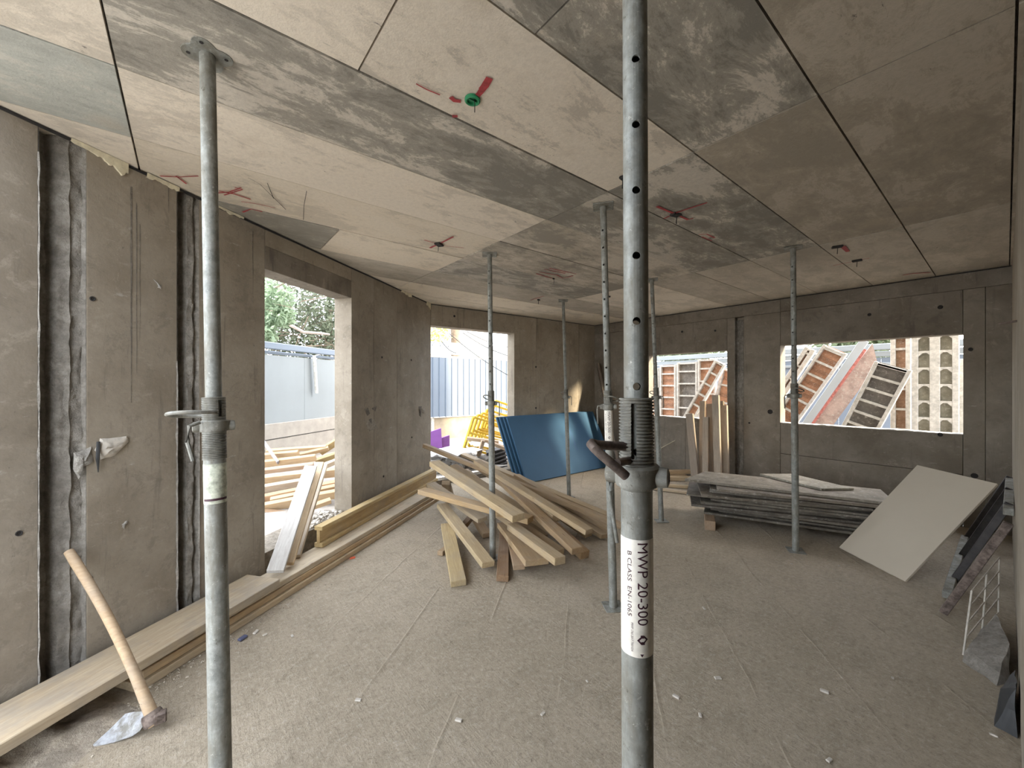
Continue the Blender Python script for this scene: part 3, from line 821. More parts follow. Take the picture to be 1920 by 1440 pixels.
p3 = far_prop('steel prop with a faded white label and a long hanging handle', 1131, 386, 1150, 1138, 757, sticker=(1.02, 1.22), hd=-1)
far_prop('thin steel prop in front of the window with upright planks', 1222, 524, 1240, 977, 742)
far_prop('steel prop standing in front of the plywood stack', 1487, 464, 1492, 1033, 738, hd=-1)
# long handle that hangs from the collar of the third prop
i3 = p3.matrix_world.inverted() if False else None
bpy.context.view_layer.update()
i3 = p3.matrix_world.inverted()
MB().tube([i3 @ dep(p[0], p[1], 2.38) for p in ((1150, 885), (1143, 900), (1143, 920), (1147, 955), (1152, 985), (1157, 1017))], .0115, 10).build('handle', M_GALV, p3, smooth=True)

# ------------------------------------------------------------------ timber
def plank(label, a, b, w, t, col, roll=0.0, name='timber_plank', cat='plank', group=None, dirt=.5, c=.003, mat=None, sag=0.0, up=(0, 0, 1)):
    M, L = axis_frame(a, b, roll, up)
    m = MB().cbox((-L/2, -w/2, -t/2), (L/2, w/2, t/2), min(c, t / 4))
    o = m.build(name, mat or M_WOOD, None, M, color=(*col, dirt))
    tag(o, label, cat, group); return o
PINE = (.52, .40, .245); HONEY = (.50, .345, .18); BROWN = (.30, .19, .11); GREYW = (.36, .33, .29); FRESH = (.66, .50, .31); PALEW = (.60, .51, .37)

# stack lying along the left wall
def along(s0, s1, n0, n1, z, *a, **k): return plank(a[0], wa(s0, n0, z), wa(s1, n1, z), *a[1:], **k)
along(.30, 3.42, .145, .255, .020, 'lowest long board of the stack along the wall', .22, .038, PINE, group='boards stacked along the wall')
along(.33, 3.38, .140, .245, .059, 'second long board up in the stack along the wall', .20, .036, HONEY, group='boards stacked along the wall')
along(.29, 3.30, .135, .235, .097, 'uppermost long board of the stack along the wall', .19, .036, PALEW, group='boards stacked along the wall')
along(-.75, 1.045, .155, .175, .140, 'wide dusty plank laid on top of the wall stack, under the hoe handle', .25, .044, (.43, .35, .24), name='scaffold_plank', dirt=.9)
along(-.10, .05, .13, .13, .1, 'short timber block propping up the wide dusty plank', .16, .034, BROWN, name='timber_block', cat='block') if False else None
# I-beam formwork girder on the stack
ga, gb = wa(1.60, .125, .119), wa(3.80, .115, .119)
Mg, Lg = axis_frame(ga, gb)
gird = empty('formwork_girder', Mg); tag(gird, 'yellow-brown timber I-beam girder standing on the wall stack by the doorway', 'girder')
MB().cbox((-Lg/2, -.036, .0), (Lg/2, .036, .034), .003).build('flange', M_WOOD, gird, color=(.50, .36, .15, .5))
MB().cbox((-Lg/2, -.036, .130), (Lg/2, .036, .162), .003).build('flange', M_WOOD, gird, color=(.52, .38, .16, .5))
MB().box((-Lg/2, -.013, .030), (Lg/2, .013, .134)).build('web', M_WOOD, gird, color=(.44, .30, .12, .6))

# boards leaning out through the doorway
for (a, b, w, t, col, lab, rl_) in (((516, 1072, .165), (583, 875), .10, .03, (.60, .60, .58), 'cement-whitened board leaning out through the doorway, leftmost of three', .12),
                              ((540, 1058, .14), (600, 868), .07, .03, FRESH, 'bare yellow board leaning in the doorway between two others', .05),
                              ((556, 1044, .13), (609, 872), .05, .03, (.62, .55, .45), 'narrow pale batten leaning in the doorway, rightmost of three', 0)):
    A = onz(*a); B = dep(b[0], b[1], {.10: 3.55, .07: 3.72, .05: 3.9}[w]); plank(lab, A, B, w, t, col, rl_, group='boards leaning in the doorway', dirt=.3)

# heap of loose timber around the prop: (near end u, v, z), (far end u, v, z), width, thickness
HEAP = 'loose planks in the heap'
heap = [
 ((860, 1094, .025), (838, 985, .115), .105, .045, (.52, .43, .24), 'straight plank of the heap pointing to the camera, with a row of nail holes'),
 ((915, 1058, .05), (829, 948, .19), .10, .042, (.55, .46, .30), 'pale square-cut plank of the heap beside the nail-holed one'),
 ((942, 1085, .023), (945, 1000, .03), .085, .045, (.27, .16, .09), 'dark reddish short plank lying in front of the heap'),
 ((973, 1062, .024), (956, 990, .03), .085, .04, (.33, .22, .13), 'brown board on the floor beside the wide board of the heap'),
 ((1005, 1052, .028), (952, 985, .05), .18, .045, (.46, .34, .20), 'wide board lying at the front of the heap'),
 ((1045, 1036, .11), (938, 962, .20), .11, .05, (.46, .35, .21), 'thick board resting on the wide board of the heap'),
 ((1042, 1046, .03), (965, 990, .04), .085, .05, (.45, .36, .23), 'short pale offcut below the thick board of the heap'),
 ((995, 975, .30), (790, 920, .37), .10, .045, (.52, .37, .19), 'honey-coloured plank lying across the heap, its end over the wall stack'),
 ((962, 964, .37), (820, 872, .52), .105, .05, (.52, .42, .26), 'topmost thick plank of the heap with a clean-cut end'),
 ((1060, 1010, .14), (850, 874, .47), .09, .04, (.42, .33, .21), 'weathered plank just behind the topmost one of the heap'),
 ((1097, 1041, .03), (930, 888, .36), .085, .065, (.42, .28, .14), 'long reddish beam of the heap sloping down to the floor'),
 ((1040, 970, .27), (892, 872, .36), .07, .055, (.44, .34, .21), 'round-ended pole in the middle of the heap'),
 ((1020, 1008, .11), (872, 882, .38), .08, .04, (.40, .30, .18), 'dull brown plank deep in the heap'),
 ((1104, 1003, .05), (955, 900, .30), .09, .04, (.43, .35, .23), 'grey-brown plank at the far side of the heap'),
 ((1134, 1006, .03), (980, 905, .24), .09, .04, (.45, .36, .23), 'light plank at the end of the heap, beside the labelled prop'),
 ((1142, 992, .03), (970, 893, .28), .085, .04, (.40, .31, .20), 'plank along the back of the heap'),
 ((1136, 974, .03), (812, 842, .52), .055, .045, (.40, .30, .19), 'very long thin batten running from the far doorway down over the heap'),
 ((1140, 966, .03), (868, 852, .42), .09, .03, (.47, .38, .25), 'long pale board behind the thin batten'),
 ((913, 1004, .03), (890, 968, .10), .08, .045, (.40, .28, .16), 'short brown offcut under the heap, behind the prop'),
 ((868, 988, .03), (893, 958, .12), .06, .04, (.30, .21, .14), 'dark short offcut sticking out under the heap'),
 ((825, 1038, .02), (842, 1025, .02), .05, .035, (.45, .33, .20), 'small wood offcut with bent nails on the floor'),
 ((905, 975, .19), (808, 908, .31), .10, .04, (.42, .36, .27), 'greyish plank under the honey-coloured one'),
 ((845, 935, .02), (836, 905, .30), .09, .05, (.40, .32, .22), 'upright offcut behind the wall stack end'),
 ((1068, 1020, .06), (945, 905, .25), .085, .045, (.36, .25, .14), 'dark plank beneath the long reddish beam'),
 ((1085, 985, .12), (905, 872, .44), .085, .04, (.48, .38, .24), 'plank between the round-ended pole and the thin batten'),
]
def obb(o):
    M = o.matrix_world; me = o.data; c = [v.co for v in me.vertices]
    h = Vector((max(v.x for v in c), max(v.y for v in c), max(v.z for v in c)))
    return M.translation.copy(), [M.col[i].xyz.normalized() for i in range(3)], h
def hit(A, B, pad=.001):
    ca, aa, ha = A; cb_, ab, hb_ = B; d = cb_ - ca
    axes = list(aa) + list(ab) + [x.cross(y) for x in aa for y in ab]
    for ax in axes:
        if ax.length < 1e-4: continue
        ax = ax.normalized()
        ra = sum(abs(x.dot(ax)) * k for x, k in zip(aa, ha)); rb_ = sum(abs(x.dot(ax)) * k for x, k in zip(ab, hb_))
        if abs(d.dot(ax)) > ra + rb_ + pad: return False
    return True
FIXED = []
def settle(o, step=.006, n=110):
    """lift a timber along its line of sight until it lies clear on those below it"""
    bpy.context.view_layer.update()
    for i in range(n):
        B = obb(o)
        if not any(hit(B, F) for F in FIXED): break
        d = (EYE - o.matrix_world.translation).normalized()
        M = o.matrix_world.copy(); M.translation += d * step; o.matrix_world = M; bpy.context.view_layer.update()
    FIXED.append(obb(o))
for nm in ('timber_plank', 'timber_plank.001', 'timber_plank.002'): FIXED.append(obb(bpy.data.objects[nm]))
gm = gird.matrix_world; FIXED.append((gm @ Vector((0, 0, .081)), [gm.col[i].xyz.normalized() for i in range(3)], Vector((Lg / 2, .036, .081))))
hp_ = bpy.data.objects['steel_prop.002'].matrix_world; FIXED.append((hp_ @ Vector((0, 0, .6)), [hp_.col[i].xyz.normalized() for i in range(3)], Vector((.024, .024, .6))))
made = [plank(lab, onz(*a), onz(*b), w, t, tuple(x * y for x, y in zip(col, (.80, .73, .62))), R.uniform(-.08, .08), group=HEAP, dirt=.45) for (a, b, w, t, col, lab) in heap]
for o in sorted(made, key=lambda o: o.location.z if False else o.matrix_world.translation.z): settle(o)

# upright planks under the small window
UP = 'planks standing under the small window'
for k, (bu, bv, tu, tv, p, w, col, lab) in enumerate((
    (1305, 900, 1293, 776, 5.38, .10, (.33, .27, .22), 'short greyish plank standing leftmost under the small window'),
    (1316, 902, 1318, 752, 5.50, .075, (.36, .27, .19), 'brown plank standing behind the short one under the small window'),
    (1323, 905, 1324, 782, 5.30, .075, (.42, .34, .26), 'pale short plank standing in front of the others under the small window'),
    (1334, 902, 1331, 757, 5.56, .08, (.25, .19, .14), 'dark plank standing between two pale ones under the small window'),
    (1347, 906, 1342, 741, 5.36, .085, (.45, .37, .29), 'tallest pale plank standing under the small window'),
    (1357, 900, 1352, 752, 5.58, .07, (.33, .26, .19), 'narrow plank standing behind the tallest one'),
    (1362, 905, 1358, 760, 5.46, .075, (.37, .30, .23), 'plank standing rightmost under the small window'))):
    A = onp(bu, bv, p - .12); A.z = .0; B = onp(tu, tv, p); A = Vector((p - .12, A.y, .02)); plank(lab, A, B, w, .04, col, 0, group=UP, dirt=.6, up=(-1, 0, .1))
# bright offcuts and a stick behind the near prop
for (a, b, w, t, col, lab) in (((1215, 897, .03), (1310, 897, .03), .10, .05, FRESH, 'lowest fresh batten lying in the sunlit corner'), ((1222, 886, .093), (1300, 884, .093), .10, .045, (.60, .43, .25), 'upper fresh batten in the sunlit corner'),
                               ((1225, 890, .058), (1286, 891, .058), .09, .02, (.40, .27, .15), 'dark batten between the two fresh ones in the corner'), ((1232, 909, .02), (1322, 915, .02), .06, .035, (.62, .47, .28), 'thin fresh batten on the floor by the plywood stack'),
                               ((1215, 914, .02), (1318, 928, .02), .05, .03, (.55, .44, .30), 'front batten on the floor by the plywood stack')):
    plank(lab, onz(*a), onz(*b), w, t, col, 0, group='battens in the sunlit corner', dirt=.2)
A = onz(1190, 870, .25); B = onp(1266, 826, 5.74); A = onp(1215, 853, 5.70)
tag(MB().tube([A, (A + B) / 2, B], .007, 7).build('stick', M_WOOD, color=(.62, .55, .42, .2)), 'thin pale stick leaning under the small window', 'stick')
# dark plank leaning in the far corner
A = onz(1162, 872, .03); A = Vector((5.35, 4.25, .02)); B = onp(1121, 683, 5.70); A = onp(1160, 880, 5.35); A.z = .02
plank('dark plank leaning upright in the far corner behind the blue boards', A, B, .13, .04, (.07, .06, .055), math.radians(70), dirt=.2)
# ------------------------------------------------------------------ blue boards
def slab_obj(name, b0, b1, up, h, t, mat, label, cat, group=None, color=None, c=.002):
    b0 = Vector(b0); b1 = Vector(b1); x = (b1 - b0).normalized(); up = Vector(up); y = (up - x * up.dot(x)).normalized(); z = x.cross(y)
    M = basis(b0, x, y, z); o = MB().cbox((0, 0, 0), ((b1 - b0).length, h, t), c).build(name, mat, None, M, color=color)
    return tag(o, label, cat, group)
for k, (p0, q0, lab) in enumerate(((3.62, 4.165, 'blue insulation board leaning in front of three others'), (3.59, 4.205, 'second blue insulation board of the leaning set'), (3.55, 4.245, 'third blue insulation board of the leaning set'), (3.52, 4.285, 'hindmost blue insulation board, against the back wall'))):
    o = slab_obj('insulation_board', (p0, q0, .002), (p0 + 1.93, q0 - .005, .002), (.02, .46, .89), .985, .03, M_BLUE, lab, 'board', 'leaning blue boards')
    if k == 0:
        MI = plain('dark_blue_print', (.03, .09, .22), .6)
        for (x, y0, n) in ((1.18, .35, 16), (1.56, .28, 12)):
            for i in range(n):
                y = y0 + i * .022
                MB().box((x + R.uniform(-.006, .006), y, .0302), (x + R.uniform(.012, .03), y + .012, .0308)).build('print', MI, o)

# ------------------------------------------------------------------ plywood stack and white board
ST = 'sheets of the plywood stack'
c0 = Vector((4.47, 1.30, 0)); dx = Vector((.45, -.893, 0)).normalized(); 
blk = [onz(1336, 985, 0), onz(1560, 1010, 0)]
for i, (P, lab) in enumerate(((onz(1331, 982, .045), 'small timber block under the near end of the plywood stack'), (onz(1470, 975, .045), 'timber bearer under the middle of the plywood stack'), (onz(1585, 985, .045), 'timber bearer under the far end of the plywood stack'))):
    yv = Vector((-dx.y, dx.x, 0)); 
    P = P + yv * (.06 if i == 0 else .12)
    plank(lab, P - yv * .12, P + yv * (.12 if i == 0 else .3), .09, .09, BROWN, name='timber_block', cat='block')
names = ['lowest', 'second', 'third', 'fourth', 'fifth', 'sixth', 'seventh', 'eighth', 'ninth', 'tenth', 'eleventh', 'twelfth']
z = .092
for i in range(12):
    t = (.021, .018, .024)[i % 3]; a = R.uniform(-.09, .09); d = Matrix.Rotation(a, 3, 'Z') @ dx; y = Vector((-d.y, d.x, 0))
    L = R.uniform(1.24, 1.40) if i not in (4, 7) else 1.55; W = R.uniform(.50, .58)
    c = Vector((4.50, 1.36, z + t / 2)) + dx * R.uniform(-.10, .10) + y * R.uniform(-.05, .05)
    if i == 2: c -= dx * .10
    M = basis(c, d, y, Vector((0, 0, 1)))
    col = R.choice(((.11, .09, .065), (.14, .115, .085), (.085, .07, .055), (.17, .135, .095)))
    o = MB().cbox((-L/2, -W/2, -t/2), (L/2, W/2, t/2), .002).build('plywood_sheet', M_PLY, None, M, color=(*col, .3))
    tag(o, 'grey plywood sheet, %s from the floor in the low stack' % names[i], 'plywood', ST); z += t + .002
a, b, cc = onz(1284, 900, z + .012), onz(1311, 884, z + .012), onz(1660, 944, z + .012)
d = (cc - a).normalized(); y = Vector((-d.y, d.x, 0)); M = basis(a, d, y, Vector((0, 0, 1)))
tag(MB().prism([(0, 0), (1.62, 0), (1.62, .52), (.14, .52)], -.011, .011).build('plywood_sheet', M_PLY, None, M, color=(.25, .21, .155, .35)), 'long grey plywood sheet lying on top of the low stack', 'plywood', ST)
a, b = onz(1425, 890, z + .035), onz(1540, 918, z + .035)
d = (b - a).normalized(); y = Vector((-d.y, d.x, 0)); M = basis(a, d, y, Vector((0, 0, 1)))
e = tag(MB().prism([(0, 0), ((b - a).length, 0), ((b - a).length + .08, .30), (.10, .33), (.03, .12)], -.009, .009).build('plywood_offcut', M_PLY, None, M, color=(.32, .29, .22, .6)), 'short plywood offcut lying on top of the long sheet', 'plywood', ST)
M2 = M @ Matrix.Translation((-.02, .02, -.012)) @ Matrix.Rotation(.12, 4, 'Z')
tag(MB().prism([(0, 0), (.42, 0), (.40, .2), (.12, .24)], -.004, .004).build('plywood_offcut', M_PLY, None, M2, color=(.26, .22, .17, .4)), 'splintered thin offcut under the short plywood offcut', 'plywood', ST)
# white board leaning against the stack
B1, B2, T1 = onz(1573, 1026, .03), onz(1697, 1090, .004), dep(1712, 870, 3.34)
w = (B2 - B1); x = w.normalized(); up = T1 - B1; up = (up - x * up.dot(x)); h = up.length; up.normalize(); zn = x.cross(up)
if zn.dot(CF) > 0: zn = -zn
o = MB().cbox((0, 0, -.016), (w.length, h, 0), .0015).build('laminated_board', M_WHITEB, None, basis(B1, x, up, x.cross(up)))
tag(o, 'white board leaning against the plywood stack', 'board')

# ------------------------------------------------------------------ hoe
hoe = empty('hoe', loc=onz(283, 1350, 0)); tag(hoe, 'long-handled hoe leaning on the planks along the wall', 'hoe')
h0 = Vector(hoe.location)
def seg(u, v, z): 
    P = onz(u, v, z); return P
Hb = onz(292, 1358, .035); Ht = wa(.265, .02, 0); 
r = ray(129, 1034); s_ = None
Htop = onv(129, 1034, A0 + AN * .015, AN)
pts = []; rad = []
for i in range(15):
    t = i / 14; P = Hb.lerp(Htop, t)
    P = P + CR * (-.010 * math.sin(math.pi * min(1, t * 1.0))) * -1.0 + Vector((0, 0, .03 * math.sin(math.pi * t)))
    pts.append(P - h0); rad.append(.0225 - .0055 * min(1, t * 4) + .001 * t if t < .95 else .0165)
MB().tube(pts, rad, 14).build('handle', M_WOOD, hoe, smooth=True, color=(.40, .28, .165, .6))
# iron eye round the handle foot
ax = (pts[2] - pts[0]).normalized()
ey = MB().tube([pts[0] + ax * .005, pts[0] + ax * .014, pts[0] + ax * .04, pts[0] + ax * .05], [.031, .034, .033, .029], 14); ey.build('eye', M_RUST, hoe, smooth=True)
MB().cbox((-.02, -.016, -.02), (.02, .016, .02), .004, Matrix.Translation(pts[0] + CR * .03 + ax * .03)).build('poll', M_RUST, hoe)
MB().tube([pts[0] + ax * .10 + Vector((.02 * math.cos(t), .02 * math.sin(t), .004 * math.sin(3 * t))) for t in [i * .6 for i in range(11)]], .0012, 5).build('wire', M_RUST, hoe)
# blade: flat plate curving down to the floor
nb = 10; e0, e1 = onz(262, 1352, .045), onz(240, 1318, .05)     # edge at the eye
f0, f1 = onz(238, 1378, .014), onz(176, 1394, .004)
bl = MB(); L_ = [onz(273, 1354, .045), onz(263, 1369, .03), onz(246, 1380, .016), onz(213, 1391, .007), onz(176, 1399, .003)]
R_ = [onz(266, 1334, .06), onz(250, 1335, .058), onz(235, 1338, .052), onz(207, 1366, .022), onz(174, 1396, .006)]
for i in range(5): bl.v += [tuple(L_[i] - h0), tuple(R_[i] - h0), tuple(L_[i] - h0 - Vector((0, 0, .003))), tuple(R_[i] - h0 - Vector((0, 0, .003)))]
for i in range(4):
    a = 4 * i; b = a + 4
    bl.f += [(a, a+1, b+1, b), (a+2, b+2, b+3, a+3), (a, b, b+2, a+2), (a+1, a+3, b+3, b+1)]
bl.f += [(0, 2, 3, 1), (16, 17, 19, 18)]
bl.build('blade', m_galv('worn_steel_blade', (.40, .41, .43), .4), hoe, smooth=True)

# ------------------------------------------------------------------ right-hand side: ladder frame, wire rack, kerb
lf = empty('steel_grille', loc=(4.3, .1, 0)); tag(lf, 'black steel grille frame leaning on the wall at the edge of the picture', 'grille')
o0 = Vector((4.3, .1, 0))
gb0, gb1 = Vector((3.50, .235, .012)), Vector((5.25, .225, .012)); gu = Vector((0, -.245, .60))
def bar(par, a, b, w, mat, name): 
    M, L = axis_frame(a - o0, b - o0, 0); MB().cbox((-L/2, -w/2, -w/2), (L/2, w/2, w/2), .003).build(name, mat, par, M)
for k in range(4):
    P = gb0.lerp(gb1, k / 3); bar(lf, P, P + gu, .038, M_DARKSTEEL if k else M_RUST, 'bar')
bar(lf, gb0 + Vector((.25, 0, .02)), gb1 + Vector((.02, 0, .02)), .045, M_SLEEVE, 'rail'); bar(lf, gb0 + gu + Vector((.45, 0, -.03)), gb1 + gu + Vector((.02, 0, -.03)), .045, M_SLEEVE, 'rail')
rk = empty('wire_rack', loc=(3.1, .1, 0)); tag(rk, 'thin wire rack standing behind the concrete lump at the wall', 'rack'); o0 = Vector((3.1, .1, 0))
wb0, wt0 = dep(1806, 1228, 2.03), dep(1822, 1108, 2.05); wb1, wt1 = dep(1872, 1148, 2.36), dep(1874, 1045, 2.44)
for k in range(5):
    t = k / 4; a, b = wb0.lerp(wt0, t) - o0, wb1.lerp(wt1, t) - o0
    MB().tube([a, b], .0035, 6).build('wire', M_CHIP, rk)
for (a, b) in ((wb0, wt0), (wb1, wt1), (wb0.lerp(wb1, .5), wt0.lerp(wt1, .5))): MB().tube([a - o0, b - o0], .004, 6).build('upright', M_CHIP, rk)
def chunk(pts, seed, amp):
    bm = bmesh.new(); vs = [bm.verts.new(p) for p in pts]; bmesh.ops.convex_hull(bm, input=vs)
    bmesh.ops.subdivide_edges(bm, edges=bm.edges[:], cuts=5, use_grid_fill=True)
    for v in bm.verts:
        n = noise.fractal(v.co * 14 + Vector((seed, 0, 0)), 1, 2, 4); v.co += Vector((amp * n, amp * noise.noise(v.co * 11 + Vector((0, seed, 0))), amp * .6 * n))
    for v in bm.verts: v.co.z = max(v.co.z, .0)
    me = bpy.data.meshes.new('chunk'); bmesh.ops.recalc_face_normals(bm, faces=bm.faces); bm.to_mesh(me); bm.free(); return me
kp = [onz(1806, 1240, 0), onz(1866, 1284, 0), Vector((2.92, -.012, 0)), Vector((3.2, -.012, 0)), onz(1860, 1180, 0)]
kt = [onz(1812, 1215, .06), onz(1868, 1150, .11), Vector((3.05, -.012, .13)), onz(1872, 1262, .05)]
tag(link('concrete_lump', chunk([Vector(p) for p in kp + kt], 3.0, .008), M_ROUGH, color=(.36, .32, .27)), 'rough lump of broken concrete at the foot of the wall', 'concrete')
tag(link('dark_gap_filler', chunk([Vector(p) for p in ((2.50, -.025, 0), (2.52, .03, 0), (2.84, .012, 0), (2.86, -.025, 0), (2.55, -.025, .17), (2.80, -.025, .13), (2.60, .015, .12))], 7.0, .006), M_BLACK), 'made-up black lump standing in for the dark gap by the wall', 'filler')  # black lump added in place of the dark void beside the concrete
# starter bar out of the right-hand wall
P = onq(1873, 607, .06); rb = MB().tube([Vector((P.x, .10, P.z)), Vector((P.x - .15, QD - .05, P.z + .02))], .006, 8)
A = onp(1873, 607, 3.3); rb = MB().tube([A, A + Vector((-.03, QD - .05 - A.y, .01))], .006, 8)
tag(rb.build('starter_bar', M_RUST), 'steel bar sticking out of the wall at the edge of the picture', 'steel bar')

# ------------------------------------------------------------------ the yard outside
GZ = .08
g = MB()
g.poly([wa(-12, -WT, GZ), wa(3.75, -WT, GZ), wa(3.75, -14, GZ), wa(-12, -14, GZ)])
o_ = wa(3.75, -WT, GZ); o2 = wa(3.75, -14, GZ)
g.poly([o_, (AB.x - .1, 5.0, GZ), (PC + WT, 4.98, GZ), (16, 4.98, GZ), (16, 18, GZ), o2])
g.poly([(PC + WT, -6, GZ), (16, -6, GZ), (16, 4.98, GZ), (PC + WT, 4.98, GZ)])
g.poly([(-12, -12, -.02), (16, -12, -.02), (16, -3.4, -.02), (-12, -3.4, -.02)]); tr_ = MB(); tr_.poly([(-12, -3.4, -.004), (-.8, -3.4, -.004), (-.8, 2.1, -.004), wa(-.35, -.16, -.004), wa(-12, -.16, -.004)])
tag(tr_.build('floor_bounce_slab', plain('pale_bounce_slab', (.60, .575, .53), .9, var=.1, scale=3)), 'unseen pale slab added behind the camera to bounce sky light inside', 'floor', kind='structure')  # added out of view, pale so that it lights the ceiling from below
tag(g.build('ground', M_GROUND), 'pale rubble-strewn ground of the yard outside', 'ground', kind='structure')

# hoarding beyond the left wall: plain white sheets on a concrete base
FA0 = dep(500, 720, 6.2); FA0.z = 0
MF = basis(FA0, AE, -AN, Vector((0, 0, 1)))
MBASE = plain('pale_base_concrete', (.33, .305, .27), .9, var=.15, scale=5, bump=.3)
hb = empty('hoarding', MF); tag(hb, 'plain white hoarding on a concrete base, seen through the nearer doorway', 'hoarding')
z0f, z1f = .755, 1.83
for k in range(3):
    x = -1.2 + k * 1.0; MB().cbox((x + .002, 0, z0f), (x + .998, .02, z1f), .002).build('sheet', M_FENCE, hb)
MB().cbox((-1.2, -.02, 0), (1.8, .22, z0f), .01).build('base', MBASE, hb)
MB().box((-1.2, -.024, .50), (1.8, -.018, .512)).build('base_joint', M_HOLE, hb)
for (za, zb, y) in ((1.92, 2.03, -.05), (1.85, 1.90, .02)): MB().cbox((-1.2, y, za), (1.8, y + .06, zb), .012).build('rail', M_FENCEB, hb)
for (x, y, l) in ((1.02, -.055, .62),): MB().tube([(x - .05, y, z1f + .06), (x, y - .01, z1f - l)], .028, 10).build('post', M_ALU, hb, smooth=True)
for x in (-.9, -.2, 1.6): MB().box((x, .03, 0), (x + .06, .09, 2.0)).build('post', M_ALU, hb)
# hoarding beyond the back wall: ribbed sheets
QF = 8.3
fb = empty('hoarding', loc=(2.75, QF, 0)); tag(fb, 'pale blue ribbed sheet-metal hoarding seen through the farther doorway', 'hoarding')
for k in range(24):
    x = k * .165
    b = MB(); pr = [(x, 0), (x + .135, 0), (x + .142, -.022), (x + .158, -.022), (x + .165, 0)]
    for (a, c) in zip(pr, pr[1:]): b.poly([(a[0], a[1], .60), (c[0], c[1], .60), (c[0], c[1], 1.99), (a[0], a[1], 1.99)])
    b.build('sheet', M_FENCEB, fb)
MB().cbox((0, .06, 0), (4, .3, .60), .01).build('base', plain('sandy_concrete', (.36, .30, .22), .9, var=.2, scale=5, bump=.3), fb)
MB().cbox((0, -.01, .585), (4, .05, .615), .004).build('rail', M_ALU, fb); MB().cbox((0, .004, 1.992), (4, .05, 2.04), .004).build('rail', M_ALU, fb)
for x in (.27, 1.6, 2.9): MB().cbox((x, .012, 0), (x + .07, .058, 2.06), .004).build('post', M_ALU, fb)
tp = MB()
for i in range(8):
    x0, x1 = i * .5, i * .5 + .5
    tp.poly([(x0, -.03, 2.07), (x1, -.03, 2.07), (x1, .10 + .02 * math.sin(i), 2.36), (x0, .10 + .02 * math.sin(i - 1), 2.38)])
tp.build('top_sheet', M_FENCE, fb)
cw = MB(); pts = []
for i in range(220):
    t = i * .45; pts.append((.4 + i * .015, -.02 + .06 * math.cos(t), 2.36 - i * .0006 + .06 * math.sin(t)))
cw.tube(pts, .0035, 4); cw.build('coiled_wire', M_DARKSTEEL, fb)
# hoarding beyond the windows
fc = empty('hoarding', loc=(9.6, 0, 0)); tag(fc, 'pale sheet hoarding behind the stacked formwork panels', 'hoarding')
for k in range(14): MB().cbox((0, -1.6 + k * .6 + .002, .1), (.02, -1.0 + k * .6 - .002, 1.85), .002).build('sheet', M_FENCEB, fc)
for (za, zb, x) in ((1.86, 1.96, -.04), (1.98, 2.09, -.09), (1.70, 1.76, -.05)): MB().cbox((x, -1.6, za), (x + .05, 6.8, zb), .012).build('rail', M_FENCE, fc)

# timber pile outside the nearer doorway
TP = 'planks of the timber pile outside'
pile = [((440, 962, 4.0), (650, 922, 4.35), .10, FRESH, 'lowest yellow plank of the timber pile outside the doorway'), ((508, 940, 4.15), (660, 908, 4.45), .08, (.62, .46, .28), 'square-ended plank second from the bottom of the outside pile'),
        ((440, 945, 4.3), (640, 905, 4.5), .08, (.60, .36, .2), 'reddish plank low in the outside timber pile'), ((440, 926, 4.35), (600, 899, 4.6), .095, (.60, .56, .50), 'cement-grey plank in the outside timber pile'),
        ((440, 907, 4.55), (660, 882, 4.8), .11, (.62, .47, .30), 'broad honey plank in the middle of the outside pile'), ((440, 890, 4.7), (588, 872, 4.9), .06, (.50, .38, .30), 'dark-edged plank in the upper outside pile'),
        ((440, 876, 4.85), (592, 858, 5.0), .085, FRESH, 'bright yellow plank in the upper outside pile'), ((440, 861, 5.0), (560, 850, 5.1), .08, (.64, .50, .32), 'wide pale plank near the top of the outside pile'),
        ((500, 846, 5.25), (612, 838, 5.3), .045, (.62, .48, .30), 'thin batten across the top of the outside pile'), ((545, 858, 5.15), (616, 840, 5.3), .05, (.56, .42, .26), 'short batten near the top of the outside pile'),
        ((600, 848, 5.4), (648, 818, 5.5), .09, (.60, .47, .22), 'plank end sticking up at the side of the outside pile'), ((592, 866, 5.15), (650, 846, 5.3), .07, (.45, .38, .18), 'greenish plank end at the side of the outside pile'),
        ((604, 876, 4.9), (650, 856, 5.0), .06, (.62, .58, .52), 'grey-white batten at the side of the outside pile'), ((470, 958, 4.05), (560, 968, 4.1), .07, BROWN, 'dark plank in the shade under the outside pile'),
        ((586, 950, 4.0), (620, 938, 4.1), .05, FRESH, 'short fresh offcut beside the outside pile')]
for i, (a, b, w, col, lab) in enumerate(pile): plank(lab, dep(*a), dep(*b), w, .05, tuple(x * y for x, y in zip(col, (.72, .66, .58))), math.radians(-62), group=TP, dirt=.25)
plank('blue-grey painted board sticking out of the outside timber pile', dep(490, 822, 5.0), dep(522, 868, 4.9), .09, .03, (.36, .40, .50), -.9, dirt=.7)
for i, (u, v, d) in enumerate(((470, 975, 4.2), (560, 972, 4.3), (640, 962, 4.5))):
    P = dep(u, v, d); P.z = GZ + .03; plank(('near', 'middle', 'far')[i] + ' bearer under the outside timber pile', P, P + Vector((.3, .9, 0)), .10, .06, BROWN, name='timber_block', cat='block')
def rubble(name, label, n, place, s0, s1, mat, seed):
    rr = random.Random(seed); b = MB()
    for i in range(n):
        P = place(rr); s = rr.uniform(s0, s1)
        q = Matrix.Translation(P) @ Matrix.Rotation(rr.uniform(0, 6), 4, 'Z') @ Matrix.Rotation(rr.uniform(-.6, .6), 4, 'X')
        b.cbox((-s * rr.uniform(.5, 1.4), -s * rr.uniform(.5, 1), -s * .5), (s * rr.uniform(.5, 1.4), s * rr.uniform(.5, 1), s * .5), s * .25, q)
    o = b.build(name, mat); o['label'] = label; o['category'] = 'rubble'; o['kind'] = 'stuff'; return o
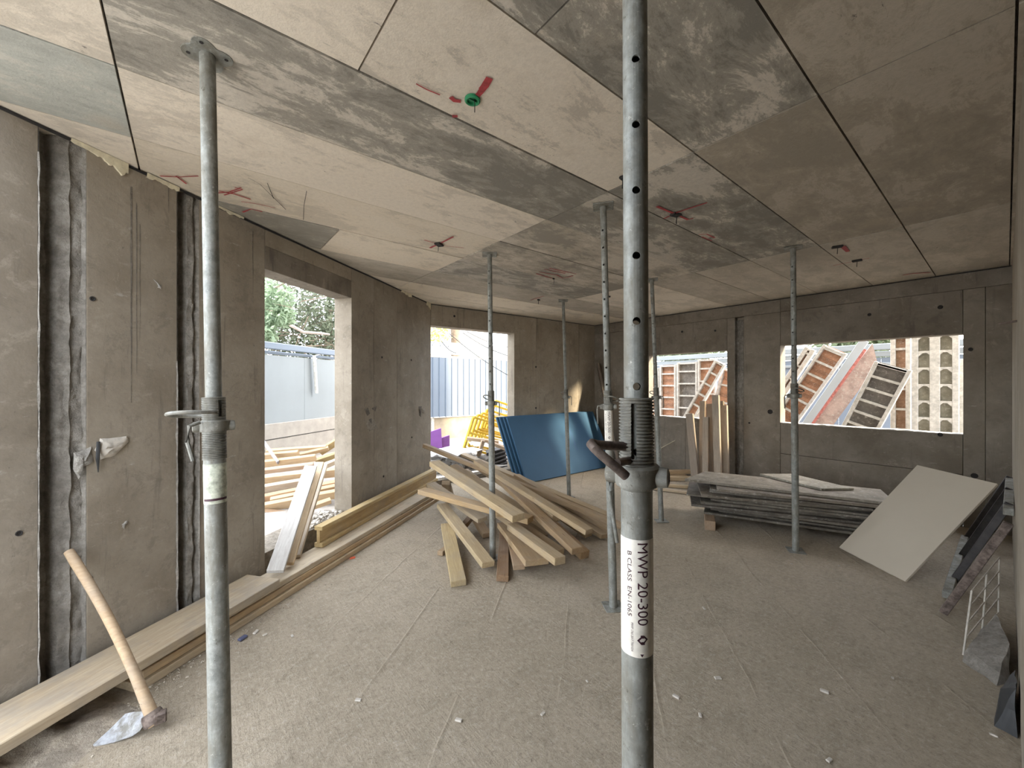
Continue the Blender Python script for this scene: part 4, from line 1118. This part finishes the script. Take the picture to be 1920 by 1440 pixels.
rubble('gravel', 'grey gravel and crumbs on the doorway threshold', 90, lambda r: wa(r.uniform(1.75, 2.17), -r.uniform(.05, .28), .205), .006, .02, M_CHIP, 3)
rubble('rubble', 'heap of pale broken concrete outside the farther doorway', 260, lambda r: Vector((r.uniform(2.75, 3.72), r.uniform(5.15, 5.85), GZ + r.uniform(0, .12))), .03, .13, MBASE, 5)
rubble('floor_grit', 'loose crumbs of mortar along the foot of the wall stack', 420, lambda r: wa(r.uniform(-.35, 1.5), .26 + abs(r.gauss(0, .08)), .002), .0015, .0055, plain('mortar_crumbs', (.40, .345, .27), .95, var=.2, scale=40), 9)
# white sheets on the rubble
for (u, v, d, w, l, rz, lab) in ((850, 872, 6.1, .7, .8, .3, 'crumpled white plastic sheet lying outside the farther doorway'), (915, 850, 6.9, .4, .6, -.2, 'grey-white board lying on the rubble outside')):
    P = dep(u, v, d); b = MB(); n = 14
    for i in range(n + 1):
        for j in range(n + 1):
            x, y = (i / n - .5) * l, (j / n - .5) * w; b.v.append((x, y, .05 * noise.fractal(Vector((x * 3, y * 3, d)), 1, 2, 3)))
    for i in range(n):
        for j in range(n): b.f.append((i*(n+1) + j, i*(n+1) + j + 1, (i+1)*(n+1) + j + 1, (i+1)*(n+1) + j))
    tag(b.build('plastic_sheet', M_TARP, None, Matrix.Translation((P.x, P.y, max(.36, P.z + .1))) @ Matrix.Rotation(rz, 4, 'Z'), smooth=True), lab, 'sheet')
# purple foam
for (pts, d, lab) in (([(795, 814), (827, 803), (830, 852), (798, 862)], 6.6, 'larger purple foam panel standing outside the farther doorway'), ([(826, 822), (843, 816), (843, 850), (828, 850)], 6.75, 'smaller purple foam panel beside the larger one')):
    P = [dep(u, v, d + (.0 if i in (0, 3) else .12)) for i, (u, v) in enumerate(pts)]; n = (P[1] - P[0]).cross(P[3] - P[0]).normalized() * .04; c = P[3]
    m = MB(); m.v = [tuple(p - c) for p in P] + [tuple(p + n - c) for p in P]
    m.f = [(0,1,2,3), (7,6,5,4), (0,4,5,1), (1,5,6,2), (2,6,7,3), (3,7,4,0)]
    tag(m.build('foam_panel', M_PURPLE, None, Matrix.Translation(c)), lab, 'foam panel', 'purple foam panels')
# yellow guard frames
YF = 'yellow frames heaped outside'
def yframe(P, M, w, h, lab):
    e = empty('guard_frame', M); tag(e, lab, 'frame', YF)
    for x in (0, w): MB().cbox((x - .022, -.022, 0), (x + .022, .022, h), .005).build('side_bar', M_YELLOW, e)
    for z_ in (0, h * .5, h): MB().cbox((.0, -.02, z_ - .02), (w, .02, z_ + .02), .005).build('cross_bar', M_YELLOW, e)
for k, (bl, br, hgt, d, lab) in enumerate((((860, 836), (868, 842), 0, 6.9, ''), )): pass
for k, (a, b, w, d, lab) in enumerate((((870, 840), (888, 783), .0, 6.9, 'foremost'), ((878, 836), (900, 780), .0, 7.05, 'second'), ((886, 834), (912, 778), 0, 7.2, 'third'), ((892, 838), (930, 776), 0, 7.35, 'fourth'), ((900, 828), (940, 768), 0, 7.5, 'fifth'), ((908, 820), (952, 764), 0, 7.65, 'hindmost'))):
    A_, B_ = dep(a[0], a[1], d), dep(b[0], b[1], d + .15); zv = (CR * .36 + Vector((0, .12, .93))).normalized(); xv = Vector((1, 0, .14)); xv = (xv - zv * xv.dot(zv)).normalized(); yv = zv.cross(xv)
    yframe(None, basis(A_, xv, yv, zv), 1.25, (B_ - A_).length, lab + ' yellow-painted frame of the heap outside the farther doorway')
for k, (a, b, d, lab) in enumerate((((876, 822), (935, 829), 6.5, 'pale timber batten lying in front of the yellow frames'), ((897, 856), (906, 826), 6.3, 'short pinkish offcut leaning before the yellow frames'), ((915, 828), (950, 842), 6.4, 'second pale batten by the yellow frames'))):
    plank(lab, dep(*a, d), dep(*b, d), .06, .04, (.48, .34, .22), -1.0, dirt=.2)
for k in range(6):
    a = dep(912 + k * 2, 848 + k * 7, 6.55 - k * .03); b = dep(946, 838 + k * 7, 6.6 - k * .03)
    tag(MB().cbox((-.16, -.06, -.012), (.16, .06, .012), .002).build('dark_board', M_DARKSTEEL, None, axis_frame(a, b, .3)[0]), ('topmost', 'second', 'third', 'fourth', 'fifth', 'lowest')[k] + ' dark thin board in the heap beside the blue boards', 'board', 'dark boards outside')
# pale house behind the hoarding
hs = empty('house', loc=(6.4, 14.5, 0)); tag(hs, 'pale gabled roof of a house behind the ribbed hoarding', 'house')
MB().box((-1.6, 0, 0), (3.5, 5, 2.75)).build('wall', M_TARP, hs)
rf = MB(); rf.v = [(-1.9, -.2, 2.7), (3.8, -.2, 2.7), (3.8, 5, 2.7), (-1.9, 5, 2.7), (.4, -.2, 3.75), (3.8, -.2, 4.1), (3.8, 5, 4.1), (.4, 5, 3.75)]
rf.f = [(0,1,5,4), (2,3,7,6), (0,4,7,3), (4,5,6,7), (1,2,6,5), (0,3,2,1)]; rf.build('roof', M_TARP, hs)
# cables across the yard
for k, (a, b, lab) in enumerate((((842, 625, 8.0), (955, 705, 7.4), 'black cable crossing low in front of the ribbed hoarding'), ((868, 624, 8.0), (955, 668, 7.6), 'black cable hanging in the middle of the farther doorway'), ((876, 622, 8.0), (960, 652, 7.8), 'topmost black cable in the farther doorway'), ((828, 640, 8.1), (856, 662, 8.0), 'short loop of cable at the hoarding top'))):
    A_, B_ = dep(*a), dep(*b); pts = [A_.lerp(B_, i / 10) - Vector((0, 0, .05 * math.sin(math.pi * i / 10))) for i in range(11)]
    tag(MB().tube(pts, .007, 5).build('cable', M_DARKSTEEL), lab, 'cable', 'cables over the yard')

# ------------------------------------------------------------------ trees
def leaves(n, spots, size, seed, aspect=.38):
    rr = random.Random(seed); b = MB()
    for i in range(n):
        c, r = rr.choice(spots)
        while True:
            q = Vector((rr.uniform(-1, 1), rr.uniform(-1, 1), rr.uniform(-1, 1)))
            if q.length < 1: break
        P = c + Vector((q.x * r[0], q.y * r[1], q.z * r[2])); s = size * rr.uniform(.6, 1.3)
        d = Vector((rr.gauss(0, 1), rr.gauss(0, 1), rr.gauss(-.4, .7))).normalized(); t = d.cross(Vector((rr.gauss(0, 1), rr.gauss(0, 1), rr.gauss(0, 1)))).normalized()
        nrm = d.cross(t)
        b.poly([P, P + d * s * .45 + t * s * aspect * .5, P + d * s + nrm * s * .1, P + d * s * .45 - t * s * aspect * .5])
    return b
def tree(label, base, trunk_h, spots, n, size, col, seed, twigs=30, twig_len=1.2, trunk_r=.12):
    rr = random.Random(seed); base = Vector(base); e = empty('tree', loc=base); tag(e, label, 'tree', 'trees behind the hoardings')
    MB().tube([(0, 0, 0), (.05, .03, trunk_h * .5), (.1, -.05, trunk_h)], [trunk_r, trunk_r * .8, trunk_r * .5], 10).build('trunk', M_BARK, e, smooth=True)
    tw = MB()
    for i in range(twigs):
        c, r = rr.choice(spots); c = c - base
        a = c + Vector((rr.uniform(-1, 1) * r[0], rr.uniform(-1, 1) * r[1], rr.uniform(-1, 1) * r[2])); d = Vector((rr.gauss(0, 1), rr.gauss(0, 1), rr.gauss(0, .6))).normalized() * twig_len * rr.uniform(.4, 1.2)
        m = a + d * .5 + Vector((rr.gauss(0, .08), rr.gauss(0, .08), rr.gauss(0, .08))); k = rr.choice((.004, .006, .012))
        tw.tube([a, m, a + d], [k, k * .8, k * .4], 5)
    t_ = tw.build('twigs', M_BARK, e); t_['kind'] = 'stuff'
    lv = leaves(n, [(c - base, r) for c, r in spots], size, seed).build('foliage', M_LEAF, e, color=col); lv['kind'] = 'stuff'
    return e
c1 = dep(500, 590, 7.6)
tree('pale green leafy tree overhanging the white hoarding', (c1.x - .6, c1.y + .3, GZ), 2.4, [(c1 + CR * -.45, (.55, .5, .75)), (c1 + CR * .15 + Vector((0, 0, .35)), (.33, .4, .35)), (c1 + CR * .2, (.28, .4, .22)), (c1 + CR * -.1 + Vector((0, 0, -.35)), (.25, .4, .2))], 2600, .13, (.34, .44, .30), 11, 26, .8)
c2 = dep(580, 590, 10.5)
tree('dense dark bare-branched thicket behind the white hoarding', (c2.x + .6, c2.y + .8, GZ), 3.5, [(c2 + CR * -.6, (1.4, .8, 1.5)), (c2 + CR * 1.0, (1.2, .8, 1.4)), (c2 + Vector((0, .6, -.6)), (2.2, .6, .9)), (c2 + Vector((0, 1.2, .4)), (3.0, .6, 1.8))], 9000, .15, (.075, .078, .055), 12, 520, 1.3, .16)
bp = [dep(524, 592, 8.8), dep(545, 610, 8.8), dep(570, 623, 8.9), dep(600, 625, 8.9), dep(618, 627, 8.9)]
br_ = MB().tube(bp, [.03, .035, .032, .028, .02], 8).build('branch', plain('pale_bark', (.42, .34, .29), .9, var=.2, scale=20), smooth=True)
tag(br_, 'bare crooked pale branch above the white hoarding', 'branch')
c3 = dep(822, 622, 10.5)
tree('yellow-green sunlit tree beyond the farther doorway', (c3.x - .4, c3.y + .5, GZ), 3.2, [(c3 + CR * -.1, (.45, .4, .5)), (c3 + CR * -.6 + Vector((0, 0, .4)), (.5, .5, .5))], 700, .13, (.60, .58, .12), 13, 12, .6)
tb = dep(855, 620, 11.5); t2 = empty('tree', loc=(tb.x, tb.y, GZ)); tag(t2, 'thick bare tree trunk beyond the farther doorway', 'tree', 'trees behind the hoardings')
MB().tube([(0, 0, 0), (.02, 0, 1.5), (.0, .05, 3.2), (.1, .1, 4.4)], [.17, .15, .13, .1], 12).build('trunk', M_BARK, t2, smooth=True)
for k, (u, v, d, col) in enumerate(((1290, 652, 10.6, (.20, .24, .14)), (1600, 636, 10.8, (.10, .12, .06)), (1680, 640, 10.7, (.16, .20, .09)))):  # upper crowns, out of view, added to screen sky from the windows
    c = dep(u, v, d)
    tree(('grey-green hedge tree above the small window hoarding', 'dark green tree above the tilted formwork panel', 'green tree between the tilted and the upright formwork')[k], (c.x + .5, c.y, GZ), 2.4, [(c, (.6, 1.0, .45)), (c + Vector((.4, 0, .5)), (.6, 1.1, .5)), (c + Vector((1.0, 0, 1.6)), (.8, 1.3, 1.0)), (c + Vector((1.2, 0, 3.2)), (.9, 1.4, 1.3))], 4200, .2, col, 20 + k, 60, .9, .1)

# ------------------------------------------------------------------ aluminium formwork panels outside the windows
ORANGE = (.56, .26, .14); DKPLY = (.17, .155, .145); MOSS = (.36, .345, .27); PINKP = (.60, .40, .34)
LETTER = text_mesh('ALUMELIGHT', .055)
def form_panel(label, M, W, L, rungs, cols=1, ply=ORANGE, arch=False, text=False, rail=.045, deep=.07, group='formwork panels outside the windows', amt=.5, vary=None):
    """local x across, y along, z towards the room; rungs: positions along y"""
    e = empty('shuttering', M); tag(e, label, 'formwork', group)
    cw_ = (W - rail) / cols
    for i in range(cols + 1):
        x = rail / 2 + i * cw_; ww = rail / 2 if i in (0, cols) else rail * .8
        MB().cbox((x - ww, 0, 0), (x + ww, L, deep), .004).build('rail', M_ALU, e)
    ys = [0] + sorted(rungs) + [L]
    for y in list(rungs) + [0.0, L - .04]:
        for i in range(cols):
            x0, x1 = rail / 2 + i * cw_ + rail * .4, rail / 2 + (i + 1) * cw_ - rail * .4
            if arch:
                q_ = (x1 - x0) * .36; pts = [(x0, y), (x1, y), (x1, y + .075), (x1 - q_, y + .026), (x0 + q_, y + .026), (x0, y + .075)]
                pts = [(px_, 2 * y - py_ + .03) for px_, py_ in pts]
                MB().prism(pts, .002, deep * .9).build('rung', M_ALU, e)
            else:
                MB().cbox((x0, y, .002), (x1, y + .03, deep * .85), .003).build('rung', M_ALU, e)
    for i in range(cols):
        for a, b in zip(ys, ys[1:]):
            if b - a < .03: continue
            x0, x1 = rail / 2 + i * cw_, rail / 2 + (i + 1) * cw_
            c = Vector(((x0 + x1) / 2, (a + b) / 2, -.012)); f = R.uniform(.85, 1.12); col = vary(i) if vary else ply
            p_ = MB().box((x0 - c.x, a - c.y, -.006), (x1 - c.x, b - c.y, .010)).build('plywood', M_PLY, e, Matrix.Translation(c), color=(*[q * f for q in col], amt))
            if text and x1 - x0 > .2:
                k = min(.8, (x1 - x0 - .08) / .42); T_ = Matrix.Translation((0, R.uniform(-.02, .02), .0115)) @ Matrix.Scale(k, 4)
                bx = MB(); 
                for (u0, v0, u1, v1) in ((-.24, -.05, .24, -.042), (-.24, .042, .24, .05), (-.24, -.05, -.232, .05), (.232, -.05, .24, .05)): bx.box((u0, v0, 0), (u1, v1, .001))
                bx.build('label_border', M_DARKPRINT, p_, T_); link('lettering', LETTER, M_DARKPRINT, p_, T_)
    return e
M_DARKPRINT = plain('faded_black_print', (.13, .08, .06), .8)
LETTER.materials.append(M_DARKPRINT)
def in_plane(p, BL, TL, wpx, extra=0.0, lean=0.0):
    """panel frame in a plane parallel to the window wall: lower-left and upper-left pixel, a pixel on the right-hand rail"""
    a, b, c = onp(*BL, p), onp(*TL, p), onp(*wpx, p)
    y = (b - a).normalized(); x = c - a; x = x - y * x.dot(y); W = x.length; x.normalize(); a = a - y * ((a.z + min(0, x.z * W) - GZ) / y.z)
    z = x.cross(y)
    if lean: 
        q = Matrix.Rotation(lean, 3, x); y = q @ y; z = q @ z
    return basis(a, x, y, z), W, (b - a).length
def place(label, p, BL, TL, wpx, n=None, rungs=None, extra=0.0, lean=0.0, toground=False, **k):
    M, W, L = in_plane(p, BL, TL, wpx, extra, lean)
    r = rungs(L) if rungs else [L * (i + 1) / (n + 1) for i in range(n)]
    return form_panel(label, M, W, L, r, **k)
def topdown(step, first): return lambda L: [y for y in [L - first - i * step for i in range(14)] if y > .05]
# small window
for k, (x0, x1, yt0, col, lab) in enumerate(((1222, 1238, 690, ORANGE, 'narrow formwork panel at the left jamb of the small window'), (1240, 1270, 685, ORANGE, 'orange-faced upright formwork panel in the small window'), (1272, 1310, 680, DKPLY, 'dark-faced upright formwork panel in the small window'), (1311, 1345, 674, (.50, .25, .14), 'brown-faced upright formwork panel behind the sloping ladder-like one'))):
    p = 7.7; B_ = onp(x0, 760, p); T_ = onp(x0, yt0, p); Rr_ = onp(x1, 720, p); W = B_.y - Rr_.y
    M = basis((p, B_.y, GZ), Vector((0, -1, 0)), Vector((0, 0, 1)), Vector((-1, 0, 0)))
    L = T_.z - GZ; form_panel(lab, M, W, L, topdown(.24, .20)(L), ply=col, text=(k == 1), rail=.036, amt=.35)
place('ladder-like formwork panel sloping across the small window', 7.25, (1281, 786), (1343, 675), (1340, 725), rungs=topdown(.215, .03), extra=.5, ply=ORANGE, rail=.038, amt=.8)
place('orange lettered formwork panel at the right of the small window', 7.45, (1330, 800), (1356, 690), (1380, 770), n=4, extra=.4, ply=(.62, .30, .17), text=True)
# large window
place('tilted orange formwork panel with printed lettering', 7.25, (1462, 768), (1546, 646), (1556, 712), rungs=topdown(.205, .06), extra=.7, ply=ORANGE, text=True, rail=.038)
place('second orange formwork panel tilted behind the first, at the window edge', 7.42, (1440, 760), (1512, 650), (1500, 705), rungs=topdown(.22, .1), extra=.6, ply=(.50, .24, .14), rail=.06)
# thick panel seen from its edge
a, b = onp(1518, 793, 6.95), onp(1626, 640, 6.95); y = (b - a).normalized(); a -= y * ((a.z - GZ - .12) / y.z); L = (b - a).length; x = Vector((0, -1, 0)); x = (x - y * x.dot(y)).normalized(); z = x.cross(y)
e = empty('shuttering', basis(a, x, y, z)); tag(e, 'thick tilted formwork panel seen from its pinkish worn face', 'formwork', 'formwork panels outside the windows')
MB().cbox((-.075, 0, -.02), (.02, L, .02), .004).build('edge_rail', m_sheet('bluish_worn_paint', (.52, .57, .62)), e)
MB().prism([(0, 0), (.24, 0), (.24, L - .22), (.06, L)], -.16, -.006).build('face', M_PLY, e, Matrix.Rotation(math.radians(12), 4, 'Y'), color=(.62, .45, .40, .9))
MB().box((.018, .1, -.018), (.05, L - .1, .006)).build('red_stripe', plain('worn_red_paint', (.60, .22, .19), .8, var=.4, scale=20), e)
place('dark-faced ladder-like formwork panel sloping in the large window', 6.75, (1581, 795), (1642, 677), (1690, 735), rungs=topdown(.158, .045), extra=.9, ply=DKPLY, rail=.040, amt=.5)
p = 7.5
B_, Rr_ = onp(1671, 720, p), onp(1709, 720, p); M = basis((p, B_.y, GZ), Vector((0, -1, 0)), Vector((0, 0, 1)), Vector((-1, 0, 0))); L = 2.05 - GZ
form_panel('narrow upright formwork panel with brown faces in the large window', M, B_.y - Rr_.y, L, topdown(.27, .22)(L), ply=(.45, .25, .15), text=False, rail=.05)
p = 7.15
B_, Rr_ = onp(1711, 720, p), onp(1799, 720, p); M = basis((p, B_.y, GZ), Vector((0, -1, 0)), Vector((0, 0, 1)), Vector((-1, 0, 0))); L = 2.12 - GZ
form_panel('tall upright formwork panel with two mossy rows of arched bays', M, B_.y - Rr_.y, L, topdown(.205, .16)(L), cols=2, ply=MOSS, arch=True, rail=.055, amt=.5)
p = 7.35
B_, Rr_ = onp(1800, 720, p), onp(1835, 720, p); M = basis((p, B_.y, GZ), Vector((0, -1, 0)), Vector((0, 0, 1)), Vector((-1, 0, 0)))
form_panel('pale formwork panel at the right jamb of the large window', M, B_.y - Rr_.y, 1.6, [.5, 1.0], ply=(.62, .58, .48), rail=.05)
# bits on the floor
CH = 'white chips on the floor'
for k, (u, v) in enumerate(((1484, 1057), (1573, 1061), (1101, 1277), (1546, 1296), (1346, 1271), (1313, 1341), (1674, 1271), (1555, 1425), (1863, 1378), (1895, 1363), (1320, 1140), (548, 1192), (480, 1185), (497, 1190), (860, 1350), (1018, 1338), (1268, 1306), (672, 1312))):
    s = R.uniform(.006, .013); P = onz(u, v, s * .35)
    q = Matrix.Translation(P) @ Matrix.Rotation(R.uniform(0, 6), 4, 'Z')
    tag(MB().cbox((-s * 1.3, -s * .7, -s * .35), (s * 1.3, s * .7, s * .35), s * .2).build('chip', M_CHIP, None, q), 'small pale mortar chip lying on the concrete floor', 'chip', CH)
P = onz(455, 1196, .01); tag(MB().cbox((-.022, -.012, -.006), (.022, .012, .006), .003).build('crushed_carton', plain('dark_blue_card', (.08, .09, .16), .5), None, Matrix.Translation(P) @ Matrix.Rotation(.6, 4, 'Z')), 'crushed dark blue carton on the floor by the wall stack', 'carton')
P = onz(660, 1046, .004); tag(MB().prism([(-.02, -.012), (.02, -.016), (.024, .01), (-.008, .016)], -.003, .003).build('plastic_scrap', plain('orange_scrap', (.6, .10, .04), .5), None, Matrix.Translation(P)), 'small orange plastic scrap beside the wall stack', 'scrap')

# dirt drifted under the wide plank
dm = MB(); nu, nv = 60, 16
for i in range(nu + 1):
    for j in range(nv + 1):
        a_, b_ = i / nu, j / nv; s_ = -.75 + 1.0 * a_; n_ = .02 + .40 * b_
        h_ = .095 * math.sin(math.pi * min(1, max(0, a_ * 1.0))) ** .6 * math.sin(math.pi * (b_ * .9 + .1)) ** 1.3
        h_ *= .75 + .6 * noise.fractal(Vector((s_ * 9, n_ * 9, 2)), 1, 2, 4)
        P = wa(s_, n_, max(-.004, min(h_ - .004, .112))); dm.v.append(tuple(P))
for i in range(nu):
    for j in range(nv): dm.f.append((i * (nv + 1) + j, i * (nv + 1) + j + 1, (i + 1) * (nv + 1) + j + 1, (i + 1) * (nv + 1) + j))
dt_ = dm.build('dirt', M_ROUGH, smooth=True, color=(.66, .55, .41)); dt_['label'] = 'drift of brown dirt and mortar under the wide dusty plank'; dt_['category'] = 'dirt'; dt_['kind'] = 'stuff'
